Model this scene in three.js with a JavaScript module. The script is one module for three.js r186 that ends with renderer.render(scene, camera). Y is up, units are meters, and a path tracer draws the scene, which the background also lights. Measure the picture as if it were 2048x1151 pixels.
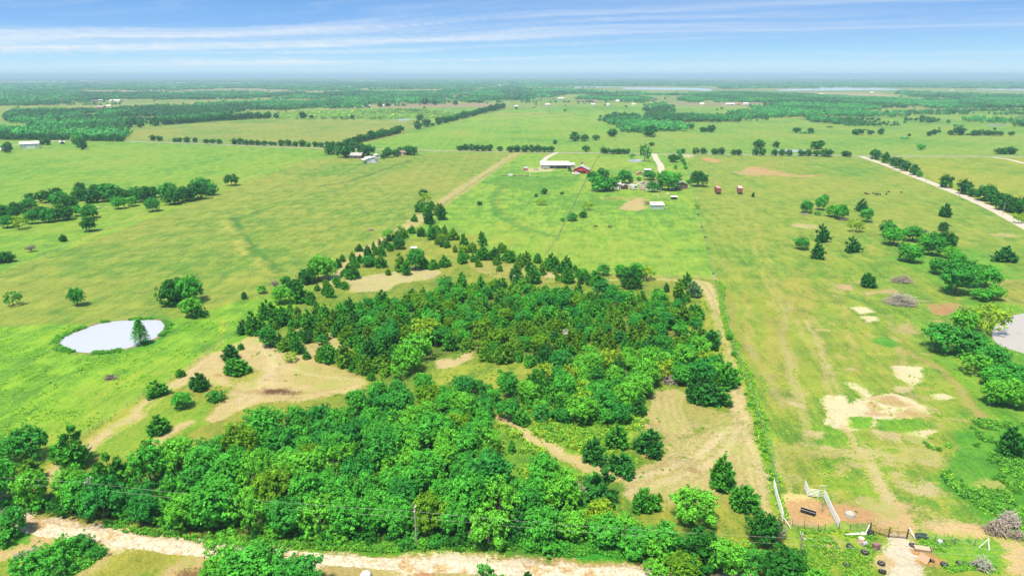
import * as THREE from 'three';
import { mergeGeometries } from 'three/addons/utils/BufferGeometryUtils.js';
import { MarchingCubes } from 'three/addons/objects/MarchingCubes.js';

// ---------------------------------------------------------------- camera, sky, sun, haze, exposure
const scene = new THREE.Scene();
const CAM_H = 75, FOCAL = 1384, PITCH = Math.atan(426 / FOCAL);   // photograph is 2048 x 1151
const camera = new THREE.PerspectiveCamera(2 * Math.atan(575.5 / FOCAL) * 180 / Math.PI, 2048 / 1151, 1, 90000);
camera.position.set(0, CAM_H, 0);
camera.rotation.set(-PITCH, 0, 0);

const EXPOSURE = 2.8;
const renderer = new THREE.WebGLRenderer({ antialias: true });
renderer.toneMapping = THREE.LinearToneMapping;
renderer.toneMappingExposure = EXPOSURE;
renderer.shadowMap.enabled = true;

const sun = new THREE.DirectionalLight(0xfff0d8, 2.95);
sun.position.set(-210, 900, 300);
sun.castShadow = true;
sun.shadow.radius = 15;
sun.shadow.mapSize.set(4096, 4096);
Object.assign(sun.shadow.camera, { left: -700, right: 700, top: 700, bottom: -700, near: 10, far: 3000 });
sun.target.position.set(0, 0, 0);
scene.add(sun, sun.target);
scene.fog = new THREE.FogExp2(new THREE.Color().setRGB(0.56, 0.83, 1.0), 1.35e-4);

// ---------------------------------------------------------------- helpers: random numbers, noise, places
let seed = 12345;
const srand = (s) => { seed = s | 0; };
const rnd = () => { seed = (seed + 0x6d2b79f5) | 0; let t = Math.imul(seed ^ (seed >>> 15), 1 | seed); t = (t + Math.imul(t ^ (t >>> 7), 61 | t)) ^ t; return ((t ^ (t >>> 14)) >>> 0) / 4294967296; };
const rr = (a, b) => a + (b - a) * rnd();
const clamp = (x, a = 0, b = 1) => (x < a ? a : x > b ? b : x);
const lerp = (a, b, t) => a + (b - a) * t;
const sstep = (a, b, x) => { const t = clamp((x - a) / (b - a)); return t * t * (3 - 2 * t); };
const lin = (c) => (c <= 0.04045 ? c / 12.92 : Math.pow((c + 0.055) / 1.055, 2.4));
const unlin = (c) => (c <= 0.0031308 ? c * 12.92 : 1.055 * Math.pow(c, 1 / 2.4) - 0.055);

function noiseTable(n, first, octaves, fall, s) {          // tileable fractal value noise, mean 0.5
  srand(s);
  const out = new Float32Array(n * n);
  let amp = 1, total = 0;
  for (let o = 0, p = first; o < octaves; o++, p *= 2, amp *= fall) {
    const lat = new Float32Array(p * p); for (let i = 0; i < p * p; i++) lat[i] = rnd();
    total += amp;
    for (let y = 0; y < n; y++) {
      const fy = y / n * p, y0 = Math.floor(fy), ty = fy - y0, sy = ty * ty * (3 - 2 * ty), ya = (y0 % p) * p, yb = ((y0 + 1) % p) * p;
      for (let x = 0; x < n; x++) {
        const fx = x / n * p, x0 = Math.floor(fx), tx = fx - x0, sx = tx * tx * (3 - 2 * tx), xa = x0 % p, xb = (x0 + 1) % p;
        const a = lat[ya + xa] + (lat[ya + xb] - lat[ya + xa]) * sx, b = lat[yb + xa] + (lat[yb + xb] - lat[yb + xa]) * sx;
        out[y * n + x] += amp * (a + (b - a) * sy);
      }
    }
  }
  for (let i = 0; i < n * n; i++) out[i] = clamp((out[i] / total - 0.5) * 1.6 + 0.5);
  return out;
}
const NT = 512, nA = noiseTable(NT, 6, 6, 0.55, 7), nB = noiseTable(NT, 8, 5, 0.6, 21), nF = noiseTable(NT, 64, 3, 0.8, 33);
const smp = (t, u, v) => {                                   // u, v in table repeats
  u = (u - Math.floor(u)) * NT; v = (v - Math.floor(v)) * NT;
  const x0 = u | 0, y0 = v | 0, fx = u - x0, fy = v - y0, xa = x0 & 511, xb = (x0 + 1) & 511, ya = (y0 & 511) << 9, yb = ((y0 + 1) & 511) << 9;
  const a = t[ya + xa] + (t[ya + xb] - t[ya + xa]) * fx, b = t[yb + xa] + (t[yb + xb] - t[yb + xa]) * fx;
  return a + (b - a) * fy;
};

// A point of the photograph on level ground: its place in metres and the metres that one photograph pixel spans there.
const cosP = Math.cos(PITCH), sinP = Math.sin(PITCH);
function G(px, py) {
  const a = (px - 1024) / FOCAL, b = (575.5 - py) / FOCAL;
  const dy = b * cosP - sinP, dz = -b * sinP - cosP, t = -CAM_H / dy;
  return { x: a * t, z: dz * t, m: t / FOCAL };
}
// height of an upright thing that stands at G(px, py) and whose top shows at row top
const tall = (px, py, top) => { const g = G(px, py), b = (575.5 - top) / FOCAL, slope = (b * cosP - sinP) / (b * sinP + cosP); return CAM_H + slope * -g.z; };
const pairs = (s) => s.trim().split(/\s+/).map((q) => q.split(',').map(Number));
const worldPts = (s) => (typeof s === 'string' ? pairs(s) : s).map(([x, y]) => { const g = G(x, y); return [g.x, g.z]; });
const inPoly = (poly, x, z) => { let c = false; for (let i = 0, j = poly.length - 1; i < poly.length; j = i++) { const [xi, zi] = poly[i], [xj, zj] = poly[j]; if ((zi > z) !== (zj > z) && x < (xj - xi) * (z - zi) / (zj - zi) + xi) c = !c; } return c; };

const taken = {};
const numbered = (n) => { const k = taken[n] = (taken[n] ?? -1) + 1; return k ? `${n}_${String(k).padStart(3, '0')}` : n; };
function tag(o, label, category, group, kind) { o.userData.label = label; if (category) o.userData.category = category; if (group) o.userData.group = group; if (kind) o.userData.kind = kind; return o; }
function thing(name, label, category, x, z, turn = 0, group) {
  const o = new THREE.Group(); o.name = numbered(name); o.position.set(x, 0, z); o.rotation.y = turn; scene.add(o);
  return tag(o, label, category, group);
}
function part(name, geo, mat, parent) { const m = new THREE.Mesh(Array.isArray(geo) ? (geo.length > 1 ? mergeGeometries(geo.map((g) => (g.index ? g.toNonIndexed() : g))) : geo[0]) : geo, mat); m.name = name; m.castShadow = m.receiveShadow = true; parent.add(m); return m; }
const K = 2.35;                                             // how much brighter a level surface shows than its base colour
const alb = (r, g, b, k = K) => new THREE.Color().setRGB(Math.min(0.85, lin(r / 255) / k), Math.min(0.85, lin(g / 255) / k), Math.min(0.85, lin(b / 255) / k));
const mat = (c, roughness = 0.9, more = {}) => new THREE.MeshStandardMaterial({ color: Array.isArray(c) ? new THREE.Color().setRGB(...c) : c, roughness, ...more });
const box = (w, h, d, x = 0, y = 0, z = 0, rx = 0, ry = 0, rz = 0) => { const g = new THREE.BoxGeometry(w, h, d); if (rx) g.rotateX(rx); if (ry) g.rotateY(ry); if (rz) g.rotateZ(rz); return g.translate(x, y, z); };
function rod(a, b, r, n = 6, r2 = r) {                       // a tapered bar from a to b
  const A = new THREE.Vector3(...a), B = new THREE.Vector3(...b), d = B.clone().sub(A), L = d.length();
  const g = new THREE.CylinderGeometry(r2, r, L, n); g.translate(0, L / 2, 0);
  g.applyQuaternion(new THREE.Quaternion().setFromUnitVectors(new THREE.Vector3(0, 1, 0), d.normalize()));
  return g.translate(A.x, A.y, A.z);
}

// ---------------------------------------------------------------- the sky: blue with thin streaks of high cloud
{
  const W = 4096, H = 2048, data = new Float32Array(W * H * 4), k = 1 / EXPOSURE;
  const hor = [0.64, 0.88, 1.0], low = [0.44, 0.75, 1.0], mid = [0.26, 0.53, 0.94], top = [0.165, 0.39, 0.82], zen = [0.17, 0.38, 0.74], cl = [0.93, 0.965, 1.0];
  const col = [0, 0, 0];
  for (let j = 0; j < H; j++) {
    const up = ((j + 0.5) / H - 0.5) * Math.PI, e = Math.max(0, up * 180 / Math.PI), sy = Math.sin(Math.max(up, 0.0035));
    for (let c = 0; c < 3; c++) col[c] = lerp(lerp(lerp(lerp(hor[c], low[c], sstep(0, 1.7, e)), mid[c], sstep(1.2, 3.8, e)), top[c], sstep(3.2, 7, e)), zen[c], sstep(7, 50, e));
    for (let i = 0; i < W; i++) {
      const o = (j * W + i) * 4; let a = 0;
      if (up > 0) {
        const az = ((i + 0.5) / W - 0.5) * 2 * Math.PI, ca = Math.cos(up), x = Math.cos(az) * ca / (sy + 0.012), z = Math.sin(az) * ca / (sy + 0.012);
        const u = x * 0.94 + z * 0.34, v = z * 0.94 - x * 0.34;                    // streaks run across the view and drift down to one side
        const wv = v + 4.5 * smp(nA, u * 0.012, v * 0.012);
        const broad = smp(nA, u * 0.0105 + 0.13, wv * 0.030 + 0.61), fine = smp(nB, u * 0.013 + 0.4, wv * 0.23 + 0.2), hair = smp(nF, u * 0.007, wv * 0.15);
        const side = lerp(1, 0.45, sstep(-6, 9, x));                                // the cloud thins out to one side
        a = sstep(0.33, 1.0, broad * 0.66 + fine * 0.30 + hair * 0.10 - 0.02 - 0.05 * sstep(3, 7, e)) * (0.62 + 0.38 * fine) * side;
        a = clamp(a * 1.12) * sstep(0.1, 1.2, e) * lerp(1, 0.8, sstep(8, 40, e));
        a = Math.max(a, 0.26 * sstep(12, 45, e));                                    // thin veil higher up
      }
      for (let c = 0; c < 3; c++) data[o + c] = lerp(col[c], cl[c] * (e > 8 ? 1.0 : 1.0), a) * k;
      data[o + 3] = 1;
    }
  }
  const t = new THREE.DataTexture(data, W, H, THREE.RGBAFormat, THREE.FloatType);
  t.mapping = THREE.EquirectangularReflectionMapping; t.magFilter = THREE.LinearFilter; t.needsUpdate = true;
  scene.background = t; scene.environment = t;
}

// ---------------------------------------------------------------- the ground: what grows and lies where
const layers = [];
const addPoly = (s, col, a = 1, cls = 0, soft = 0) => layers.push({ t: 'p', pts: worldPts(s), col, a, cls, soft });
const addLine = (s, w, col, a = 1, cls = 0, soft = 0) => layers.push({ t: 'l', pts: worldPts(s), w, col, a, cls, soft });
const addSpot = (px, py, rx, rz, col, a = 1, cls = 0, soft = 0) => { const g = G(px, py), pts = []; for (let i = 0; i < 14; i++) { const t = i / 14 * 6.283, k = 0.8 + 0.4 * smp(nB, px * 0.037 + i * 0.13, py * 0.029); pts.push([g.x + Math.cos(t) * rx * k, g.z + Math.sin(t) * rz * k]); } layers.push({ t: 'p', pts, col, a, cls, soft }); };
const PATH = 1, CLEAR = 2, ROAD = 3, DRIVE = 4;
const TAN = [228, 209, 150], SAND = [252, 242, 204], PALE = [226, 212, 160], BROWN = [196, 152, 104], STRAW = [206, 190, 122], OLIVE = [172, 190, 98], LUSH = [92, 190, 44], YELG = [172, 214, 62], DEEP = [52, 150, 30], CHALK = [250, 240, 222];

// far fields
addPoly('-700,149.6 2800,149.6 2800,216 -700,216', [160, 188, 124]);
addPoly('-700,216 2800,216 2800,300 -700,265', [140, 194, 82]);
for (let k = 0; k < 340; k++) { srand(2000 + k); const z = -rr(1300, 6500), x = rr(-1, 1) * -z * 0.85, w = rr(90, 330), d = rr(60, 260), a = rr(-0.15, 0.15), c = [[176, 180, 122], [150, 190, 96], [186, 174, 130], [120, 170, 80], [166, 192, 112], [140, 178, 92]][Math.floor(rnd() * 6)]; layers.push({ t: 'p', col: c, a: 0.8, cls: 0, soft: 0, pts: [[-w, -d], [w, -d], [w, d], [-w, d]].map(([u, v]) => [x + u * Math.cos(a) - v * Math.sin(a), z + u * Math.sin(a) + v * Math.cos(a)]) }); }
addPoly('150,184 340,175 620,174 640,184 470,190 330,188 180,187', [178, 180, 134]);         // pale fields beyond the woods
addPoly('340,200 640,196 660,201 500,209 400,206', [172, 188, 122]); addPoly('0,212 180,206 240,204 340,209 420,210 340,216 100,224 0,230', [160, 186, 108]);
addPoly('430,226 520,218 620,214 680,217 600,222 500,228', [168, 196, 110]); addPoly('0,252 90,246 95,256 60,262 0,264', [176, 188, 104]);
addPoly('745,207 1000,206 1010,212 900,216 760,216', [184, 164, 128]); addPoly('560,224 740,216 1000,214 900,236 700,240 540,238', [140, 198, 92]);
addPoly('-60,262 240,256 345,249 545,237 830,240 860,250 800,270 690,292 520,289 260,281 -60,270', [166, 190, 102]);       // hayfield beyond the road
addPoly('690,296 810,268 890,248 1010,217 1310,208 1312,240 1220,255 1200,300 1000,303', [150, 206, 74]);
addPoly('1100,212 1310,203 1312,216 1180,222', [164, 202, 96]);
addPoly('1312,206 1560,204 1560,214 1480,240 1312,238', [150, 200, 88]); addPoly('1340,203 1540,203 1510,213 1340,211', [170, 168, 120]);
addPoly('1310,246 1480,244 1560,230 1660,250 1880,216 2300,220 2300,312 1200,308 1200,270', [150, 200, 84]);
addPoly('1590,184 1760,185 1830,200 1790,200 1700,195', [196, 184, 134]); addPoly('1860,184 2100,190 2100,195 1900,190', [180, 188, 130]);
addPoly('1240,163 1700,163 1700,166 1300,168', [196, 194, 140]); addPoly('1700,162 2100,160 2100,163 1740,165', [192, 186, 140]);
addPoly('60,170 330,160 520,160 480,166 200,172', [178, 180, 142]); addPoly('560,164 760,161 770,166 600,168', [170, 186, 130]);
for (const [x, y, w, h] of [[760, 166, 60, 3], [830, 232, 14, 1.4], [1060, 228, 90, 5], [1620, 232, 60, 6], [1960, 300, 40, 8], [1330, 330, 30, 10]]) addPoly([[x - w, y], [x - w * 0.4, y - h * 0.5], [x + w * 0.5, y - h * 0.5], [x + w, y], [x + w * 0.4, y + h * 0.5], [x - w * 0.5, y + h * 0.5]], [186, 190, 116], 0.5, 0, 8);
// near fields
addPoly('-900,268 0,284 260,284 640,299 600,326 0,547 -200,620 -900,760', [146, 204, 66]);
addPoly('-900,760 -200,620 0,547 600,326 700,311 1024,308 755,482 670,545 540,590 480,602 400,628 330,642 -80,655 -500,760', [160, 190, 92]);
addPoly('-500,760 -80,655 330,642 480,602 620,590 520,672 330,782 100,952 -100,1010 -900,1151', [150, 214, 54]);
addPoly('1024,308 1375,309 1385,350 1430,556 1100,545 900,470 755,482', [156, 210, 78]);
addPoly('1375,309 1728,313 2048,452 2600,700 2600,1151 1560,1100 1430,556 1385,350', [160, 194, 88]);
addPoly('1740,313 2600,316 2600,640 2048,440', [172, 198, 72]);
addPoly('1430,556 1700,520 2100,480 2600,700 2600,1300 1560,1180', [156, 190, 80], 0.8, 0, 6);
addPoly('755,482 900,470 1100,540 1430,558 1560,1060 1560,1120 -100,1020 -100,1000 100,955 470,690 620,590', [150, 178, 72]);
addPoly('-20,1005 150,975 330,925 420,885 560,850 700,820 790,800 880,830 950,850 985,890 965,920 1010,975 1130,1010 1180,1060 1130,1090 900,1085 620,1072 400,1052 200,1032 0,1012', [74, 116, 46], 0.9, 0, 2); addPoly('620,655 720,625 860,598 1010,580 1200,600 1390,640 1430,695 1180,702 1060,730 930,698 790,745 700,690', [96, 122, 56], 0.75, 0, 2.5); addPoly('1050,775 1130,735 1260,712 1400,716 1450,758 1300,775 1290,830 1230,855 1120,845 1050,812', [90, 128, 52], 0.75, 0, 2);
addPoly('-900,1030 0,1035 420,1090 1560,1130 2600,1180 2600,2400 -900,2400', [150, 190, 66]);
addPoly('-900,850 -100,1010 0,1040 -300,1300 -900,1300', [120, 190, 50]);
// greener lines and hollows in the pastures, drier crowns between them
addLine('470,440 490,478 520,505 548,532 620,560', 5, LUSH, 0.5, 0, 3); addLine('478,455 560,415 640,408 715,406 700,440 735,470', 4, LUSH, 0.45, 0, 2);
addLine('190,530 250,550 290,580 345,615', 5, YELG, 0.55, 0, 3); addLine('0,352 200,340 400,330 560,318', 4, LUSH, 0.7, 0, 3); addLine('640,370 720,352 800,325 850,310', 4, LUSH, 0.55, 0, 3);
addLine('0,545 140,490 280,430 430,375 600,326', 2.4, [206, 222, 110], 0.8, 0, 2); addLine('-100,660 60,640 180,638 330,644', 3, YELG, 0.5, 0, 3);
addLine('640,500 720,440 780,410', 6, LUSH, 0.35, 0, 5); addLine('500,470 560,520 600,560', 6, [206, 205, 120], 0.5, 0, 4); addLine('840,350 860,360 900,330', 12, LUSH, 0.5, 0, 8);
addPoly('1000,352 1160,352 1150,372 1080,386 1010,372 960,366', [88, 172, 48], 0.75, 0, 6); addPoly('1085,385 1150,362 1160,372 1110,410 1090,430 1070,400', [96, 190, 40], 0.7, 0, 6);
addLine('1010,372 988,395 1000,430 1060,460 1095,472', 6, [86, 168, 44], 0.8, 0, 3); addLine('1024,380 1006,398 1016,424 1062,448 1100,458', 5, [206, 212, 124], 0.7, 0, 3); addLine('960,366 985,364 1010,372', 4, [96, 160, 50], 0.7, 0, 2); addLine('1095,472 1160,486 1250,500 1330,520', 3, [200, 210, 112], 0.6, 0, 2); addLine('1180,392 1280,392 1370,394', 6, [176, 178, 96], 0.7, 0, 4);
addPoly('1170,425 1260,410 1300,425 1220,450 1150,445', [110, 200, 50], 0.6, 0, 8); addPoly('1110,490 1250,500 1420,520 1425,545 1250,545 1120,530', [176, 218, 70], 0.6, 0, 8);
addLine('1380,320 1520,322 1690,318', 10, [120, 178, 44], 0.7, 0, 6); addPoly('1478,346 1500,333 1545,329 1590,331 1628,342 1662,350 1600,354 1540,350 1505,352', [226, 184, 128], 0.95, 0, 4); addSpot(1573, 337, 9, 11, LUSH, 0.8, 0, 4); addSpot(1424, 320, 8, 18, [228, 178, 124], 0.95, 0, 4); addPoly('1466,343 1500,341 1510,346 1480,349', [214, 190, 130], 0.8, 0, 3);
addPoly('1480,322 1720,316 1840,352 1600,348', [146, 188, 56], 0.6, 0, 10); addSpot(1680, 333, 14, 10, [90, 170, 40], 0.7, 0, 5);
addSpot(1860, 350, 50, 16, [210, 200, 110], 0.6, 0, 10); addSpot(1990, 380, 30, 18, [190, 206, 80], 0.6, 0, 8);
addLine('430,420 470,440 500,500 560,540', 3, [120, 176, 60], 0.8, 0, 2); addLine('462,452 478,480 520,516 552,540', 4.5, [206, 206, 124], 0.6, 0, 3); addLine('440,432 520,408 620,402 720,404', 3, [120, 180, 60], 0.7, 0, 2);
addLine('468,436 480,462 498,492 530,520 560,542', 4, [86, 146, 40], 0.85, 0, 1.6); addLine('452,440 466,470 486,500 520,530 548,552', 3.4, [214, 212, 134], 0.75, 0, 1.5); addLine('474,440 520,420 560,410 640,404 716,404', 2.6, [92, 150, 44], 0.75, 0, 1.4); addLine('716,404 704,430 712,452 736,474', 6, [84, 170, 44], 0.7, 0, 2.5); addLine('700,408 690,440 706,470', 2, [212, 210, 130], 0.6, 0, 1.4);
addLine('640,372 700,362 736,350 770,338 820,320', 2.2, [88, 140, 44], 0.9, 0, 0.8); addLine('180,540 230,545 275,570 320,600', 2.5, [206, 208, 120], 0.6, 0, 2); addLine('0,610 120,606 260,620', 3, [120, 186, 56], 0.6, 0, 3); addLine('620,390 700,372 760,352 830,318', 2.2, [110, 168, 56], 0.8, 0, 1.2); addLine('560,440 640,420 720,412', 6, [204, 202, 120], 0.4, 0, 5);
for (let k = 0; k < 16; k++) { srand(700 + k); const x = rr(60, 900), y = rr(330, 560); addLine([[x, y], [x + rr(40, 120), y - rr(18, 50)], [x + rr(140, 240), y - rr(50, 100)]], rr(1.5, 5), rnd() < 0.5 ? [200, 200, 118] : [116, 178, 54], rr(0.25, 0.5), 0, 3); }
for (let k = 0; k < 14; k++) { srand(760 + k); const x = rr(1460, 1900), y = rr(400, 640); addLine([[x, y], [x + rr(-20, 40), y + rr(60, 140)], [x + rr(0, 90), y + rr(160, 300)]], rr(0.5, 1.6), rnd() < 0.7 ? [206, 194, 130] : [120, 176, 56], rr(0.3, 0.6), 0, 0.8); }
addPoly('1580,880 1700,860 1850,880 1930,960 1960,1040 1700,1040 1600,980', [182, 192, 104], 0.55, 0, 5);
for (let k = 0; k < 110; k++) { srand(620 + k); addSpot(rr(1580, 1960), rr(880, 1050), rr(0.4, 2), rr(0.3, 1.1), rnd() < 0.7 ? [222, 204, 150] : [118, 178, 54], rr(0.35, 0.8), 0, rr(0.3, 1)); }
for (let k = 0; k < 130; k++) { srand(820 + k); addSpot(rr(1560, 1960), rr(560, 1040), rr(0.5, 3), rr(0.4, 1.6), rnd() < 0.62 ? [214, 200, 142] : [112, 180, 50], rr(0.3, 0.75), 0, rr(0.3, 1.4)); }
for (let k = 0; k < 26; k++) { srand(900 + k); addSpot(rr(0, 480), rr(660, 900), rr(1.5, 6), rr(1, 3), rnd() < 0.4 ? [196, 204, 96] : [104, 194, 44], rr(0.25, 0.5), 0, rr(1, 3)); }
for (let k = 0; k < 40; k++) { srand(950 + k); addSpot(rr(1000, 1400), rr(370, 540), rr(2, 9), rr(2, 7), rnd() < 0.5 ? [198, 206, 108] : [106, 190, 46], rr(0.25, 0.5), 0, rr(1.5, 4)); }
// ponds' banks
addPoly('105,690 150,655 230,636 310,632 345,640 340,670 300,695 220,712 150,710', LUSH, 0.9, 0, 3); addPoly('0,660 110,672 130,720 300,720 420,660 440,670 300,780 0,800', [128, 220, 44], 0.55, 0, 8);
addPoly('113,691 122,674 160,657 210,642 270,637 320,638 335,650 326,670 297,685 250,700 190,708.5 142,705', [168, 150, 104], 0.9, 0, 0.5); addLine('350,640 365,650 340,672', 5, DEEP, 0.7, 0, 2); addLine('125,668 160,655 185,648', 4, DEEP, 0.6, 0, 2); addLine('240,648 180,655 140,660', 2, [214, 206, 150], 0.6, 0, 1);
addSpot(180, 640, 16, 5, [204, 200, 130], 0.6, 0, 4); addSpot(80, 735, 14, 6, DEEP, 0.4, 0, 4); addSpot(60, 700, 20, 6, YELG, 0.6, 0, 5);
addLine('445,640 450,655 430,690 390,725 300,790 200,860 60,960', 2.2, [204, 214, 110], 0.75, 0, 1.4); addLine('470,655 455,690', 2, PALE, 0.6, 0, 1);
// paddocks near the farmhouse
addPoly('1255,402 1285,394 1300,400 1310,412 1275,422 1235,418', [226, 200, 146], 0.95, 0, 4); addPoly('1200,394 1290,392 1292,398 1210,402', [206, 196, 130], 0.8, 0, 3); addLine('1100,548 1430,556', 3, [206, 196, 126], 0.8, 0, 2);
addPoly('1310,385 1390,388 1400,430 1300,430', [120, 206, 54], 0.4, 0, 6); addPoly('1020,310 1200,312 1160,350 980,352', [170, 208, 78], 0.6, 0, 5); addPoly('1046,336 1110,334 1108,342 1056,345', [238, 228, 196], 0.9, DRIVE, 2);
addLine('1248,372 1262,366 1275,362 1305,366', 4, [240, 230, 205], 0.95, DRIVE, 1.5);
addPoly('1560,296 1650,296 1640,302 1545,302', LUSH, 0.6, 0, 4); addPoly('1350,308 1392,310 1380,316', [236, 226, 200], 0.9, DRIVE, 2);
addPoly('690,312 830,310 760,322 700,320', [178, 170, 118], 0.7, 0, 5);
// the long mown strip and the trails of the wooded lot
addLine('1034,306 953,359 875,411 820,450', 8, [212, 200, 136], 0.95, PATH, 1.6); addLine('1040,306 958,360 882,411', 0.9, [160, 190, 86], 0.6, 0, 0.4); addLine('820,450 770,478 724,506 680,550 650,580', 5, TAN, 0.95, PATH, 1.4);
addPoly('695,560 760,545 830,536 882,536 872,556 800,566 770,582 700,585', PALE, 0.95, CLEAR, 1.5); addPoly('860,470 960,470 960,500 900,545 830,520 790,500', [172, 192, 90], 0.8, 0, 3);
addPoly('930,520 1040,530 1120,548 1100,566 960,548', [206, 194, 126], 0.8, CLEAR, 2); addLine('1050,545 1140,556 1240,560 1330,558 1405,562', 3.4, PALE, 0.9, PATH, 1.5);
addPoly('590,645 660,660 700,690 690,715 640,720 600,700', TAN, 0.9, CLEAR, 2); addPoly('500,600 620,600 640,650 560,660 490,640', [180, 184, 106], 0.7, 0, 3);
addPoly('455,690 500,672 560,698 625,712 690,738 738,757 725,782 640,797 590,806 520,802 450,836 396,852 440,806 456,790 470,772 418,772 378,764 430,715', TAN, 1, CLEAR, 1.2);
addPoly('600,722 700,745 728,757 640,776 590,760', [206, 198, 118], 0.7, 0, 3); addPoly('480,745 520,742 500,760 470,765', [180, 190, 90], 0.7, 0, 2);
addLine('470,690 520,700 545,720 540,760 500,800', 1.1, [240, 222, 172], 0.8, CLEAR, 0.6); addLine('560,690 545,725 550,770', 0.8, [240, 222, 172], 0.7, CLEAR, 0.5); addLine('520,672 620,712 735,757', 1, [186, 160, 96], 0.4, CLEAR, 0.5);
addSpot(545, 783, 3.4, 1.5, [128, 92, 60], 1, CLEAR, 0.3); addSpot(574, 787, 2.6, 1.1, [132, 96, 64], 1, CLEAR, 0.3);
addLine('-60,1010 20,985 100,950 170,900 250,845 330,782 380,752 440,706 520,674', 4.6, TAN, 1, PATH, 1); addLine('-60,1005 100,945 250,840 400,735', 0.6, PALE, 0.8, PATH, 0.4); addLine('-40,985 90,930 230,830 380,735', 1.2, [190, 200, 96], 0.7, 0, 0.8);
addPoly('190,905 330,792 420,800 410,850 330,890 240,920', [138, 206, 52], 0.85, 0, 1.5); addLine('300,892 345,860 372,845', 2.6, TAN, 0.95, PATH, 0.8);
addPoly('872,724 900,714 912,728 908,752 896,768 886,776 878,752', [230, 210, 156], 1, PATH, 0.6); addLine('886,778 890,750 902,728 928,713 946,700 958,684 975,676', 2.4, [230, 210, 156], 1, PATH, 0.5); addLine('892,772 896,790 905,808', 1.2, [214, 202, 130], 0.8, PATH, 0.6); addPoly('845,740 1040,715 1060,740 1000,785 900,800 850,800', [176, 198, 84], 0.85, 0, 3);
addPoly('1010,800 1100,770 1290,790 1300,850 1180,930 1080,880', [158, 206, 60], 0.9, 0, 3); addPoly('960,860 1010,850 1080,905 1200,960 1100,1000 980,960', [132, 200, 54], 0.8, 0, 3);
addLine('1010,838 1060,875 1130,912 1200,940 1280,962', 2.9, TAN, 1, PATH, 0.7); addLine('1015,836 1070,876 1140,912', 0.7, [240, 222, 170], 0.8, PATH, 0.4);
addPoly('1305,783 1355,779 1380,800 1400,812 1470,828 1490,770 1500,830 1545,960 1548,1015 1520,1030 1440,1020 1330,1015 1280,1015 1248,992 1258,952 1330,905 1322,862 1288,852 1298,820', [216, 201, 140], 1, CLEAR, 1);
addPoly('1400,1000 1480,1000 1545,1010 1500,1060 1420,1060 1300,1050 1320,1010', [176, 186, 96], 0.8, 0, 2); addPoly('1380,805 1470,828 1450,850 1380,845', [190, 190, 104], 0.7, CLEAR, 1);
addLine('1400,562 1425,590 1437,640 1445,690 1465,740 1485,790 1480,830 1490,860 1510,910 1535,980 1548,1030', 4.2, [228, 210, 152], 1, PATH, 1);
addPoly('1330,690 1440,690 1460,745 1400,770 1340,730', [166, 200, 70], 0.8, 0, 2); addPoly('1400,590 1432,640 1440,685 1380,680', [172, 200, 76], 0.8, 0, 2);
{ // sweeps of the mower in the clearing
  const sweep = (pts, n, d, col, a) => { const w = worldPts(pts); for (let k = 0; k < n; k++) { const off = (k - n / 2) * d; layers.push({ t: 'l', w: 0.55, col: k % 2 ? col : [168, 176, 96], a: a * 1.2, cls: CLEAR, soft: 0, pts: w.map(([x, z], i) => { const a0 = w[Math.max(0, i - 1)], b0 = w[Math.min(w.length - 1, i + 1)], L = Math.hypot(b0[0] - a0[0], b0[1] - a0[1]); return [x - (b0[1] - a0[1]) / L * off, z + (b0[0] - a0[0]) / L * off]; }) }); } };
  sweep('1478,842 1492,870 1508,920 1524,980 1535,1025', 14, 0.85, [236, 218, 160], 0.5); sweep('1270,985 1330,960 1390,920 1440,880 1480,840', 14, 0.8, [236, 214, 160], 0.5); sweep('1325,790 1330,830 1345,865 1375,890 1420,890', 12, 0.9, [236, 214, 158], 0.5);
}
addLine('1407,562 1430,590 1441,640 1450,690 1470,740 1490,790 1485,830 1496,862 1516,910 1541,980', 0.5, [240, 226, 176], 0.9, PATH, 0); addLine('1398,562 1420,590 1432,640 1440,690 1459,740 1479,790 1474,830 1484,860 1503,910 1528,980', 0.5, [238, 222, 172], 0.9, PATH, 0); addLine('1403,562 1425,590 1437,640 1445,690 1465,740 1485,790', 0.7, [176, 176, 100], 0.7, PATH, 0);
addLine('1258,960 1320,945 1380,915 1430,880 1470,845', 1.1, [238, 222, 176], 0.8, CLEAR, 0.3); addLine('1250,985 1330,968 1400,935 1450,895 1484,850', 1.0, [236, 220, 172], 0.8, CLEAR, 0.3); addLine('1480,845 1440,850 1400,862 1360,880', 0.8, [170, 172, 100], 0.7, CLEAR, 0.3);
addLine('100,946 250,841 330,778 420,716', 0.5, [238, 222, 172], 0.8, PATH, 0); addLine('108,955 258,850 338,786 430,722', 0.5, [236, 220, 170], 0.8, PATH, 0); addLine('530,690 548,715 546,750 520,785 480,815', 0.6, [240, 226, 178], 0.9, CLEAR, 0); addLine('518,688 536,715 532,750 508,782 470,806', 0.6, [240, 226, 178], 0.9, CLEAR, 0); addLine('548,730 590,742 650,752 720,760', 0.7, [238, 224, 176], 0.7, CLEAR, 0.3); addLine('470,780 540,790 620,786 700,770', 0.8, [200, 178, 118], 0.7, CLEAR, 0.4);
for (let k = 0; k < 40; k++) { srand(1200 + k); const q = k % 2 ? [rr(1290, 1530), rr(800, 1010)] : [rr(440, 720), rr(700, 810)]; addSpot(q[0], q[1], rr(0.4, 1.6), rr(0.3, 0.9), rnd() < 0.5 ? [176, 182, 96] : [196, 168, 110], rr(0.5, 0.9), CLEAR, 0.3); }
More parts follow.
